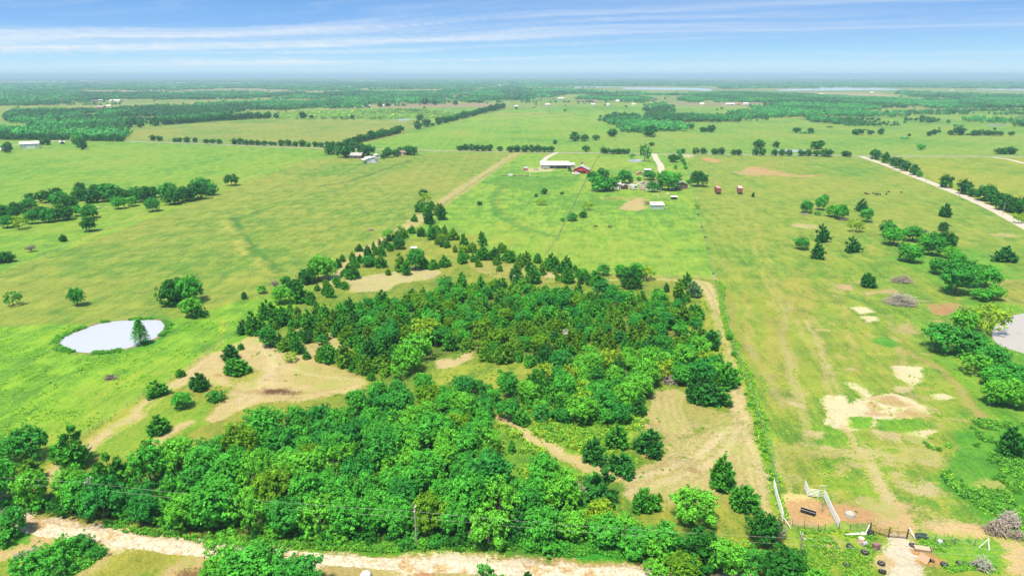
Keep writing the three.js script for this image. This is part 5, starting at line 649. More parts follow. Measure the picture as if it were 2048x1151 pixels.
{ // long white building with an open porch
  const p = at(1115, 336, 12), m = p.m, W = 67 * m, o = thing('metal_building', 'long white metal building with an open porch along its front', 'building', p.x, p.z, 0.02), L = W * 0.26;
  gable(o, { w: W * 0.84, d: 12, h: 3.7, rise: 1.3, x: -W * 0.08, wall: offWhite, roof: white }); gable(o, { w: W * 0.16, d: 9, h: 2.8, rise: 0.9, x: W * 0.42, z: 0.5, wall: greySide, roof: white, names: ['side_wing_wall', 'side_wing_roof'] });
  part('porch_roof', box(W * 0.6, 0.12, 4.2, W * 0.07, 3.25, 7.8, 0.18), white, o); for (let i = 0; i < 8; i++) part('porch_post', rod([-W * 0.22 + i * W * 0.083, 0, 9.6], [-W * 0.22 + i * W * 0.083, 2.9, 9.6], 0.1), trim, o);
  part('end_bay', box(L, 3.4, 4, -W * 0.5 + L / 2, 1.7, 8.02), greySide, o); part('end_bay_roof', box(L + 0.5, 0.12, 4.6, -W * 0.5 + L / 2, 3.5, 8, 0.16), white, o); face(o, 'porch_shade', dark, W * 0.56, 2.8, W * 0.07, 1.4, 6.06); for (let i = 0; i < 5; i++) windowOn(o, 1.4, 1.2, -W * 0.16 + i * W * 0.11, 1.8, 6.16);  // near-black sheet on the front wall paints the shade under the porch roof
  for (let i = 0; i < 6; i++) { srand(60 + i); const e = thing('stored_crate', 'pale crate stored under the porch of the metal building', 'crate', p.x - W * 0.16 + i * W * 0.09, p.z + 8, rr(0, 1), 'crates under the porch'); part('box', box(rr(0.9, 1.8), rr(0.9, 1.5), rr(0.8, 1.2)).translate(0, 0.6, 0), i % 2 ? offWhite : greySide, e); part('lid', box(1, 0.06, 0.9, 0, 1.4, 0), tanWood, e); }
}
{ // red barn
  const p = at(1165, 347, 9), o = thing('red_barn', 'red barn with a grey roof and an open dark bay', 'barn', p.x, p.z, -0.28);
  gable(o, { w: 12, d: 9, h: 3.2, rise: 2.6, ridge: 'z', wall: redPaint, roof: roofGrey, over: 0.6 }); face(o, 'bay_shade', dark, 8, 2.2, 0.2, 1.25, 4.54); part('ridge_cap', box(0.7, 0.1, 10.2, 0, 5.95, 0), white, o); for (const x of [-3.9, 0.2, 4.3]) part('bay_post', box(0.3, 2.7, 0.14, x, 1.35, 4.62), redPaint, o);  // black panel on the closed front paints the shade inside the bay
}
function wheel(o, x, y, z, r, t = 0.3) { const w = part('wheel', new THREE.CylinderGeometry(r, r, t, 14).rotateZ(Math.PI / 2).translate(x, y, z), rubber, o); part('rim', new THREE.CylinderGeometry(r * 0.5, r * 0.5, t + 0.04, 10).rotateZ(Math.PI / 2).translate(x, y, z), galv, w); }
{ // vehicles and trailers
  const p = at(1152, 349.5, 2), o = thing('pickup_truck', 'white pickup truck parked before the red barn', 'truck', p.x, p.z, 1.45);
  part('body', [box(2, 0.9, 5.8, 0, 0.95, 0), box(2, 0.25, 1.6, 0, 1.45, 2)], white, o); part('cab', prism([[-1.2, 0], [1.3, 0], [0.9, 0.9], [-0.9, 0.9]], 1.8, true).translate(0, 1.4, 0.2), white, o); part('windshield', box(1.7, 0.7, 0.06, 0, 1.85, 1.28, -0.5), glass, o); for (const s of [-1, 1]) { part('side_window', box(0.04, 0.5, 1.7, s * 0.92, 1.9, 0.1), glass, o); part('headlight', box(0.35, 0.2, 0.06, s * 0.7, 1.1, 2.92), galv, o); for (const z of [-1.8, 1.9]) wheel(o, s * 0.95, 0.42, z, 0.42); }
  const q = at(1140, 343, 2), t = thing('tractor', 'dark tractor parked beside the red barn', 'tractor', q.x, q.z, 0.5); part('hood', box(0.9, 0.8, 1.8, 0, 1.2, 1), dark, t); part('cab', box(1.5, 1.5, 1.4, 0, 2.1, -0.6), dark, t); part('cab_roof', box(1.8, 0.12, 1.7, 0, 2.9, -0.6), darkWood, t); for (const s of [-1, 1]) { wheel(t, s * 0.95, 0.8, -0.8, 0.8, 0.4); wheel(t, s * 0.7, 0.45, 1.5, 0.45); }
  const c = at(1268.5, 380, 8), r = thing('motorhome', 'white camper parked between the farm sheds', 'motorhome', c.x, c.z + 1, 0.25);
  part('body', [box(2.5, 2.5, 7, 0, 1.75, 0), box(2.5, 0.9, 1.4, 0, 3.1, 2.6)], white, r); part('windshield', box(2.1, 0.8, 0.08, 0, 2.1, 3.52), glass, r); part('overcab_window', box(1.5, 0.4, 0.06, 0, 3.1, 3.33), glass, r); part('stripe', [box(2.54, 0.2, 7.04, 0, 1.2, 0)], greySide, r); part('roof_unit', box(0.9, 0.3, 1.1, 0, 3.15, -1), offWhite, r); part('door', box(0.06, 1.9, 0.8, 1.27, 1.5, 0.3), offWhite, r); for (const s of [-1, 1]) { part('side_window', box(0.06, 0.6, 1.2, s * 1.27, 2.1, -1.5), glass, r); for (const z of [-2, 2.6]) wheel(r, s * 1.1, 0.45, z, 0.45); }
  for (const [x, y, turn, top, label] of [[1440, 388.5, -0.12, rustPale, 'rusty red box trailer beside the dark oak of the pasture'], [1484.5, 388.5, -0.22, mat([0.55, 0.36, 0.33], 0.7), 'rusty red box trailer with a faded pink roof beside the tiny cedar']]) {
    const g = at(x, y, 11), b = thing('box_trailer', label, 'trailer', g.x, g.z, turn); part('box', box(2.7, 3, 11, 0, 2.5, 0), rust, b); part('roof', box(2.78, 0.1, 11.1, 0, 4.06, 0), top, b); for (const s of [-1, 1]) { part('door', box(1.22, 2.7, 0.06, s * 0.65, 2.5, 5.54), mat([0.26, 0.09, 0.065], 0.8), b); part('hinge_bar', box(0.06, 2.8, 0.1, s * 0.25, 2.5, 5.58), dark, b); for (const z of [2.6, 3.8]) wheel(b, s * 1.05, 0.5, z, 0.5); } part('landing_gear', [rod([-0.8, 0, -3.4], [-0.8, 1, -3.4], 0.09), rod([0.8, 0, -3.4], [0.8, 1, -3.4], 0.09)], dark, b); part('chassis', box(1.2, 0.3, 10.4, 0, 0.86, 0), dark, b);
  }
}
{ // small things in the yard of the long building
  let p = at(1051, 341, 3), o = thing('red_cart', 'small red cart with a white top in the yard of the metal building', 'cart', p.x, p.z, 0.2); part('tub', box(3.4, 1.5, 2.2, 0, 1.2, 0), mat([0.4, 0.12, 0.09], 0.8), o); part('cover', box(3.2, 0.7, 2.1, 0.4, 2.3, 0), white, o); for (const s of [-1.2, 1.2]) wheel(o, s, 0.4, 1.1, 0.4);
  p = at(1072, 340.5, 3); o = thing('stock_pen', 'small wire stock pen on the grass before the metal building', 'pen', p.x, p.z, 0); for (const [x, z, w, d] of [[0, 1.5, 3.2, 0.1], [0, -1.5, 3.2, 0.1], [1.6, 0, 0.1, 3], [-1.6, 0, 0.1, 3]]) part('panel', [0.3, 0.7, 1.1, 1.5].map((y) => box(Math.max(w, 0.08), 0.08, Math.max(d, 0.08), x, y, z)), trim, o); for (const [x, z] of [[-1.6, 1.5], [1.6, 1.5], [-1.6, -1.5], [1.6, -1.5]]) part('post', box(0.14, 1.8, 0.14, x, 0.9, z), trim, o);
  p = at(1092, 337.4, 1); o = thing('flat_wagon', 'grey flat wagon against the end bay of the metal building', 'wagon', p.x, p.z + 1, 0); part('bed', box(3.2, 0.25, 1.6, 0, 0.9, 0), greySide, o); part('rail', box(3.2, 0.6, 0.1, 0, 1.3, -0.7), greySide, o); for (const s of [-1.1, 1.1]) wheel(o, s, 0.4, 0.8, 0.4);
  [[1008, 352, 5, 'pile of dark pipes in the equipment row'], [1030, 352, 3.6, 'heap of dark timbers in the equipment row'], [1041, 351.5, 4, 'bundle of old beams in the equipment row'], [1055, 352.5, 3.6, 'dark implement with a white end in the equipment row'], [1074, 354, 2.6, 'short dark log on the grass below the pen']].forEach(([x, y, w, l], k) => { const g = at(x, y, 1), e = thing(k === 3 ? 'farm_implement' : 'timber_pile', l, k === 3 ? 'implement' : 'timber', g.x, g.z, 0.03 * k); srand(k + 5); for (let i = 0; i < (k === 4 ? 1 : 5); i++) part('beam', box(w * rr(0.7, 1.1), 0.28, 0.3, rr(-0.3, 0.3), 0.15 + (i > 2 ? 0.3 : 0), -0.5 + (i % 3) * 0.42, 0, rr(-0.1, 0.1)), i % 2 ? darkWood : trim, e); if (k === 3) part('hopper', box(1, 1, 0.9, w / 2, 0.7, 0), offWhite, e); });
  p = at(1021, 352, 2); o = thing('white_tank', 'white boxy tank in the equipment row', 'tank', p.x, p.z, 0); part('tank', box(3, 1.3, 1.5, 0, 0.85, 0), white, o); part('skid', box(3.2, 0.2, 1.4, 0, 0.1, 0), dark, o); part('cap', new THREE.CylinderGeometry(0.25, 0.25, 0.2, 10).translate(0, 1.6, 0), dark, o);
  p = at(1164, 328, 1); o = thing('brick_well', 'small reddish round-topped well house behind the red barn', 'well house', p.x, p.z, 0); part('wall', box(2, 1.6, 2, 0, 0.8, 0), rustPale, o); part('roof', new THREE.ConeGeometry(1.7, 1.1, 4).rotateY(Math.PI / 4).translate(0, 2.15, 0), roofBrown, o);
}
{ // farmhouse and its sheds
  let p = at(1236, 378, 4), o = thing('garden_shed', 'grey shed with two small windows beside the bushy trees', 'shed', p.x, p.z, 0.05); gable(o, { w: 4, d: 4.5, h: 3.2, rise: 1.1, wall: greySide, roof: mat([0.36, 0.36, 0.36], 0.8) }); for (const x of [-0.8, 0.8]) windowOn(o, 0.6, 0.8, x, 1.9, 2.29); face(o, 'door', white, 0.8, 1.9, 0, 0.95, 2.27);
  p = at(1250, 378.5, 4); o = thing('barn_shed', 'dark brown rounded-roof shed beside the camper', 'shed', p.x, p.z, 0.1); part('wall', prism([[-1.8, 0], [1.8, 0], [1.8, 2], [1.3, 2.9], [0, 3.4], [-1.3, 2.9], [-1.8, 2]], 4.4, false), darkWood, o); part('roof', [[-1.6, 2.5, 1.06], [-0.66, 3.22, 0.37], [0.66, 3.22, -0.37], [1.6, 2.5, -1.06]].map(([x, y, a]) => box(Math.abs(x) > 1 ? 1.1 : 1.5, 0.08, 4.8, x, y, 0, 0, 0, a)), roofGrey, o); face(o, 'door', mat([0.1, 0.05, 0.04], 0.9), 1.6, 1.9, 0, 0.95, 2.24);
  p = at(1213, 380.5, 4); o = thing('dark_cabin', 'dark low cabin under the pair of bushy trees', 'cabin', p.x, p.z, 0.05); gable(o, { w: 5, d: 4, h: 2.4, rise: 1, wall: darkWood, roof: roofBrown }); face(o, 'door', white, 0.8, 1.8, -1, 0.9, 2.04); windowOn(o, 0.9, 0.7, 1.2, 1.4, 2.04);
  p = at(1285.5, 380.5, 2.4); o = thing('tan_trailer', 'low tan trailer with a red-brown lid beside the camper', 'trailer', p.x, p.z, 0); part('body', box(3.8, 1.5, 2.3, 0, 1.15, 0), cream, o); part('roof', box(3.9, 0.12, 2.4, 0, 1.96, 0), rustPale, o); part('stripe', box(3.84, 0.25, 2.34, 0, 1.55, 0), rustPale, o); for (const s of [-1, 1]) wheel(o, s * 1.2, 0.4, 1, 0.4);
  p = at(1282, 371, 3); o = thing('white_car', 'small white car parked behind the tan trailer', 'car', p.x, p.z, 0.9); part('body', box(1.8, 0.75, 4.3, 0, 0.75, 0), white, o); part('cabin', prism([[-1.3, 0], [1, 0], [0.5, 0.65], [-0.9, 0.65]], 1.6, true).translate(0, 1.1, 0), glass, o); part('roof', box(1.4, 0.06, 1.4, 0, 1.76, -0.2), white, o); for (const s of [-1, 1]) for (const z of [-1.4, 1.4]) wheel(o, s * 0.85, 0.33, z, 0.33, 0.22);
  p = at(1280, 350.5, 3); o = thing('red_playhouse', 'small red and white shelter beyond the house', 'shelter', p.x, p.z, 0); gable(o, { w: 3.6, d: 3, h: 1.9, rise: 0.9, ridge: 'z', wall: mat([0.36, 0.08, 0.06], 0.8), roof: rustPale }); for (const x of [-1.1, 0, 1.1]) face(o, 'white_board', white, 0.3, 1.6, x, 0.85, 1.54);
  p = at(1296, 345, 4); o = thing('carport', 'white flat-roofed carport behind the house trees', 'carport', p.x, p.z, 0); part('roof', box(5.6, 0.15, 4, 0, 2.5, 0, 0.08), white, o); for (const [x, z] of [[-2.6, -1.8], [2.6, -1.8], [-2.6, 1.8], [2.6, 1.8]]) part('post', rod([x, 0, z], [x, 2.5, z], 0.08), galv, o); part('back_wall', box(5.4, 2.2, 0.1, 0, 1.1, -1.9), steel, o);
  p = at(1308, 380, 10); o = thing('farmhouse', 'white-walled farmhouse with a brown roof behind shade trees', 'house', p.x, p.z, 0.06); gable(o, { w: 12, d: 9, h: 3, rise: 2.2, wall: offWhite, roof: roofBrown }); face(o, 'door', glass, 1, 2.1, 2.6, 1.05, 4.54); for (const x of [-4, -1.4, 4.4]) windowOn(o, 1, 1.2, x, 1.7, 4.55); part('chimney', box(0.7, 1.6, 0.7, -2, 5.3, 0), brick, o);
  p = at(1362, 377, 12); o = thing('ranch_house', 'dark brick ranch house with a long grey-brown roof', 'house', p.x, p.z, 0); gable(o, { w: 8.5, d: 16, h: 2.9, rise: 2, ridge: 'z', wall: brick, roof: mat([0.26, 0.23, 0.19], 0.9), over: 0.6 }); face(o, 'door', darkWood, 1, 2, -0.6, 1, 8.04); for (const x of [-2.8, 2.2]) windowOn(o, 1.3, 1.2, x, 1.6, 8.05); part('porch_post', rod([3.9, 0, 9], [3.9, 2.8, 9], 0.08), white, o);
  p = at(1315.5, 418, 5); o = thing('horse_stable', 'pale blue-grey metal stable with a white roof at the dirt paddock', 'stable', p.x, p.z, 0); const W = 25 * p.m; part('wall', prism([[-2.4, 0], [2.4, 0], [2.4, 2.3], [-2.4, 3.1]].map(([a, b]) => [-a, b]), W, true), steel, o); part('roof', box(W + 0.6, 0.12, 5.6, 0, 2.82, 0, 0.165), white, o); part('corner_post', [box(0.2, 2.4, 0.2, -W / 2, 1.2, 2.4), box(0.2, 2.4, 0.2, W / 2, 1.2, 2.4)], galv, o); face(o, 'panel_seam', galv, 0.06, 2.2, -W / 6, 1.1, 2.43); face(o, 'panel_seam', galv, 0.06, 2.2, W / 6, 1.1, 2.43);
  p = at(1349, 399, 2); o = thing('loafing_shelter', 'low open shelter with a white roof in the paddock', 'shelter', p.x, p.z, 0); part('roof', box(4.2, 0.14, 2.4, 0, 1.9, 0, 0.1), white, o); part('back_wall', box(4, 1.7, 0.1, 0, 0.85, -1), trim, o); for (const x of [-1.9, 1.9]) part('post', rod([x, 0, 1], [x, 1.8, 1], 0.08), trim, o);
  p = at(1335.5, 389, 1); o = thing('picnic_table', 'white picnic table on the farmhouse lawn', 'table', p.x, p.z, 0); part('table_top', box(1.9, 0.08, 0.8, 0, 0.75, 0), white, o); for (const z of [-0.7, 0.7]) part('bench', box(1.9, 0.06, 0.3, 0, 0.45, z), white, o); for (const x of [-0.7, 0.7]) part('leg', box(0.1, 0.74, 1.3, x, 0.37, 0), white, o);
  p = at(1312, 393, 1); o = thing('panel_heap', 'curved heap of pale pipe panels on the lawn', 'panels', p.x, p.z, 0); for (let i = 0; i < 3; i++) part('panel', new THREE.TorusGeometry(1.6 + i * 0.2, 0.06, 5, 18, Math.PI).rotateX(-0.9).translate(0, 0.05, i * 0.4), offWhite, o);
  p = at(1296, 408, 3); o = thing('brush_heap', 'brown brush heap beside the stable', 'brush pile', p.x, p.z, 0); srand(31); const t = []; for (let i = 0; i < 60; i++) { const a = rr(0, 6.28), r = rr(0, 1.8); t.push(rod([Math.cos(a) * r, 0, Math.sin(a) * r], [Math.cos(a) * r + rr(-1.4, 1.4), rr(0.4, 1.6), Math.sin(a) * r + rr(-1, 1)], 0.05, 4)); } part('twigs', t, mat([0.26, 0.17, 0.1], 0.95), o);
}
// farms scattered over the far fields
[[190, 204, 14, 'brick', 'brown house at the edge of the dark wood'], [200, 203, 16, 'white', 'white house beside the brown house at the wood edge'], [230, 203.5, 34, 'white', 'long white shed before the dark wood'], [200, 216.5, 20, 'red', 'red barn in the middle of the far hayfield'], [215, 214.5, 8, 'white', 'small white shed near the distant red barn'], [722, 215.8, 10, 'white', 'white house at the tip of the broad wood'], [737, 214.5, 6, 'white', 'small white shed at the tip of the broad wood'], [766, 213.5, 6, 'white', 'white shed by the ploughed field trees'], [1032, 215, 8, 'white', 'white shed at the end of the long hedgerow'], [1095, 211.5, 11, 'white', 'white farmhouse at the head of the field track'], [1122, 198.5, 18, 'white', 'white house above the orchard cluster'], [1154, 196, 12, 'white', 'tall white house at the wood corner'], [1163, 203.5, 16, 'cream', 'tan house in the farm cluster'], [1178, 203, 18, 'brick', 'brown-roofed house in the farm cluster'], [1190, 204, 12, 'cream', 'cream house at the end of the farm cluster'], [1187, 210.6, 9, 'white', 'white shed below the farm cluster'], [1217, 211.5, 7, 'white', 'white box shed alone in the open field'], [1268, 211, 8, 'white', 'white shelter in the open field'], [1236, 203.6, 10, 'white', 'low white shed at the field corner'], [1307, 202.6, 9, 'dark', 'dark little barn before the wood strip'], [1405, 210, 10, 'white', 'white trailer home beside the far track'], [1460, 210.4, 26, 'white', 'long white barn in the ploughed yard'], [1477, 210, 16, 'cream', 'tan barn next to the long white barn'], [1492, 209.4, 14, 'white', 'white house in the ploughed yard'], [1507, 213, 9, 'red', 'small red shed beside the wood arm'], [1642, 190, 22, 'white', 'white farm shed at the tan field'], [1654, 190.6, 20, 'cream', 'tan farm shed at the tan field'], [1745, 186, 14, 'white', 'white house on the lake meadow'], [1838, 207.4, 16, 'cream', 'pale house in the wood clearing'], [1905, 181.6, 20, 'white', 'white house on the ridge by the lake'], [1165, 188, 26, 'white', 'white-roofed hall among the lake woods'], [942, 161.6, 60, 'white', 'large white barn on the hazy rise'], [917, 163.4, 30, 'white', 'white farm building on the hazy rise'], [411, 173.8, 24, 'white', 'white dome-like shed in the pale field'], [357, 166.8, 40, 'white', 'white poultry shed far across the fields'], [372, 166.4, 36, 'cream', 'tan poultry shed far across the fields'], [165, 161.5, 50, 'white', 'white shed on the far plain'], [256, 165.4, 40, 'cream', 'tan shed on the far plain'], [1000, 172.2, 50, 'white', 'white row of sheds behind the blue belt'], [1830, 154.5, 150, 'white', 'white town building near the horizon'], [1870, 160, 70, 'cream', 'pale hall before the hazy town'], [2000, 157.6, 120, 'white', 'wide white warehouse near the horizon'], [1990, 160.4, 60, 'red', 'reddish building near the wide warehouse'], [1700, 159, 80, 'white', 'white building on the hazy plain'], [700, 158.5, 70, 'white', 'white building beyond the blue woods'], [750, 158, 60, 'cream', 'pale building beyond the blue woods'], [1500, 158, 80, 'cream', 'pale hall on the hazy plain']].forEach(([x, y, w, c, l]) => {
  const p = at(x, y, 8), o = thing('farm_building', l, 'building', p.x, p.z, Math.sin(x) * 0.4, undefined), far = Math.max(1, w / 30), M = { white: [offWhite, white], brick: [brick, roofBrown], red: [redPaint, roofGrey], cream: [cream, rustPale], dark: [darkWood, roofBrown] }[c];
  gable(o, { w, d: Math.max(7, w * 0.45), h: 3.4 * far, rise: 2 * far, wall: M[0], roof: M[1] }); face(o, 'door', trim, w * 0.14, 2.4 * far, w * 0.1, 1.2 * far, Math.max(7, w * 0.45) / 2 + 0.05); for (const k of [-0.3, 0.32]) face(o, 'window', glass, w * 0.1, 1.1 * far, w * k, 1.8 * far, Math.max(7, w * 0.45) / 2 + 0.05);
});

// ---------------------------------------------------------------- corral, gate, fences and what lies about the lot
const P3 = (px, py, y = 0) => { const g = G(px, py); return [g.x, y, g.z]; };
function panelRun(s, label, h, m, rails, step, name = 'corral_fence', cat = 'corral fence', thick = name === 'corral_fence' ? 0.055 : 0.035) {   // welded pipe panels end to end
  const w = worldPts(s), o = thing(name, label, cat, w[0][0], w[0][1]);
  for (let i = 1; i < w.length; i++) { const n = Math.max(1, Math.round(Math.hypot(w[i][0] - w[i - 1][0], w[i][1] - w[i - 1][1]) / step)); for (let k = 0; k < n; k++) { const q = (t) => [lerp(w[i - 1][0], w[i][0], t) - w[0][0], lerp(w[i - 1][1], w[i][1], t) - w[0][1]], a = q((k + 0.01) / n), b = q((k + 0.99) / n), g = []; for (let r = 0; r < rails; r++) { const y = 0.25 + (h - 0.3) * r / (rails - 1); g.push(rod([a[0], y, a[1]], [b[0], y, b[1]], thick, 5)); } for (const e of [a, b, [(a[0] + b[0]) / 2, (a[1] + b[1]) / 2]]) g.push(rod([e[0], 0, e[1]], [e[0], h, e[1]], 0.04, 5)); part('panel', g, m, o); } }
  return o;
}
panelRun('1547,972 1553,998 1560,1022 1566,1044', 'white pipe corral fence beside the weedy strip', 1.7, whitePipe, 7, 3);
panelRun('1609,977 1615,992', 'short white wing panel at the top of the corral', 1.9, whitePipe, 7, 3);
panelRun('1615,992 1636,995', 'white six-rail cross panel of the corral', 1.7, whitePipe, 6, 4);
panelRun('1648,995 1664,1030 1678,1057', 'long white pipe corral fence running down to the wire fence', 1.7, whitePipe, 7, 3);
{ const a = P3(1637, 995), b = P3(1648, 995.5), o = thing('corral_gate', 'tall white bow gate between the corral panels', 'gate', a[0], a[2]), d = [b[0] - a[0], b[2] - a[2]]; part('bow_frame', [rod([0, 0, 0], [0, 2.6, 0], 0.045), rod([d[0], 0, d[1]], [d[0], 2.6, d[1]], 0.045), rod([0, 2.6, 0], [d[0], 2.6, d[1]], 0.045)], whitePipe, o); for (let i = 0; i < 5; i++) part('rail', rod([0.05, 0.3 + i * 0.33, 0], [d[0], 0.3 + i * 0.33, d[1]], 0.032, 5), whitePipe, o); }
panelRun('1741,1064 1777,1074', 'rust-brown pipe gate leaf hung on a dark post', 1.45, rust, 6, 20, 'pipe_gate', 'gate'); panelRun('1777.5,1074 1813,1077', 'rust-brown pipe gate leaf over the chalky wheel tracks', 1.45, rust, 6, 20, 'pipe_gate', 'gate');
[[1740, 1064, 'dark gate post beside the heap of white pipes'], [1814, 1077.5, 'dark gate post beside the white brace pole'], [1777.2, 1074.5, 'dark gate post between the two gate leaves']].forEach(([x, y, l]) => { const p = P3(x, y), o = thing('gate_post', l, 'post', p[0], p[2]); part('post', rod([0, -0.3, 0], [0, 1.9, 0], 0.1, 8), darkWood, o); part('cap', new THREE.CylinderGeometry(0.12, 0.12, 0.06, 8).translate(0, 1.92, 0), dark, o); });
function wireFence(s, label, step, postH, wires, postM, pr = 0.06, wireM = galv) {
  const w = worldPts(s), o = thing('wire_fence', label, 'fence', w[0][0], w[0][1]); let prev = null;
  for (let i = 1; i < w.length; i++) { const n = Math.max(1, Math.round(Math.hypot(w[i][0] - w[i - 1][0], w[i][1] - w[i - 1][1]) / step)); for (let k = 0; k <= n; k++) { if (k === 0 && i > 1) continue; const x = lerp(w[i - 1][0], w[i][0], k / n) - w[0][0], z = lerp(w[i - 1][1], w[i][1], k / n) - w[0][1]; srand(i * 71 + k); part('post', rod([x, -0.2, z], [x + rr(-0.06, 0.06), postH * rr(0.92, 1.08), z + rr(-0.06, 0.06)], pr, 5), postM, o); } }
  for (let q = 0; q < wires; q++) { const g = []; for (let i = 1; i < w.length; i++) { const y = postH * (0.25 + 0.7 * q / Math.max(1, wires - 1)); g.push(rod([w[i - 1][0] - w[0][0], y, w[i - 1][1] - w[0][1]], [w[i][0] - w[0][0], y, w[i][1] - w[0][1]], 0.012, 3)); } part('wire', g, wireM, o); }
  return o;
}
const greyPost = mat([0.27, 0.24, 0.2], 0.9);
wireFence('1568,1047 1585,1052 1608,1055 1636,1061 1650,1062 1678,1058 1700,1061 1739,1064', 'wire fence on dark posts below the corral', 2.6, 1.4, 4, trim); wireFence('1815,1077 1835,1079 1870,1083 1910,1088 1950,1092 1978,1096', 'wire fence between the pipe gate and the white corner post', 2.8, 1.3, 4, trim);
wireFence('-40,985 90,930 230,830 380,735 470,668 500,640', 'wire fence between the pond meadow and the boundary trail', 4, 1.3, 4, greyPost, 0.05); wireFence('1170,365 1140,425 1118,470 1090,512', 'wire fence between horse meadow and paddock', 4, 1.5, 4, trim, 0.09); wireFence('1200,310 1185,335 1170,365', 'wire fence running from the road to the farm trees', 6, 1.5, 3, trim, 0.1);
wireFence('1377,345 1390,395 1404,455 1418,505 1430,557', 'weed-grown wire fence along the big pasture', 4, 1.4, 4, greyPost, 0.08); wireFence('1430,557 1455,640 1470,700 1505,790 1535,880 1560,990', 'wire fence hidden in the weedy strip', 5, 1.3, 4, greyPost, 0.05); wireFence('1100,544 1250,551 1430,557', 'low wire fence along the top of the lot', 5, 1.2, 3, greyPost, 0.06); wireFence('0,547 140,491 280,431 430,375 600,327', 'thin wire fence along the field line', 9, 1.2, 3, greyPost, 0.07); wireFence('1030,311 955,362 885,411', 'wire fence beside the mown strip', 7, 1.3, 3, greyPost, 0.07);
{ const p = P3(1979, 1100), o = thing('corner_brace', 'leaning white corner post with a white brace rail', 'post', p[0], p[2]); const t = P3(1974, 1092), b = P3(1958, 1096); part('post', rod([0, 0, 0], [t[0] - p[0], 1.7, t[2] - p[2]], 0.08, 8), whitePipe, o); part('brace', rod([b[0] - p[0], 0.1, b[2] - p[2]], [t[0] - p[0], 1.5, t[2] - p[2]], 0.045, 6), whitePipe, o); }
[['1817,1068', '1831,1078', 1.4, 'white brace pole leaning at the pipe gate'], ['1566,1048', '1582,1056', 1.4, 'white brace pole at the foot of the corral fence']].forEach(([a, b, h, l]) => { const [A, B] = [a, b].map((s) => P3(...s.split(',').map(Number))), o = thing('brace_pole', l, 'pole', A[0], A[2]); part('pole', rod([0, h, 0], [B[0] - A[0], 0.05, B[2] - A[2]], 0.07, 6), whitePipe, o); });
{ const A = P3(1690, 1070); [[1738, 1067, 0.1, 0], [1736, 1070, 0.09, 0.2], [1728, 1066, 0.08, 0.4], [1737, 1062, 0.08, 0.9]].forEach(([x, y, r, dz], i) => { const B = P3(x, y), o = thing('white_pipe', 'loose white pipe in the heap beside the gate', 'pipe', A[0] + (i === 3 ? 3.2 : 0), A[2] + dz * 0.4, 0, 'loose white pipes'); part('pipe', rod([0, 0.15 + i * 0.05, 0], [B[0] - o.position.x, i === 3 ? 1.3 : 0.25, B[2] - o.position.z], r, 8), whitePipe, o); part('open_end', new THREE.TorusGeometry(r, 0.012, 4, 10).rotateY(Math.PI / 2).translate(0, 0.15 + i * 0.05, 0), dark, o); }); }
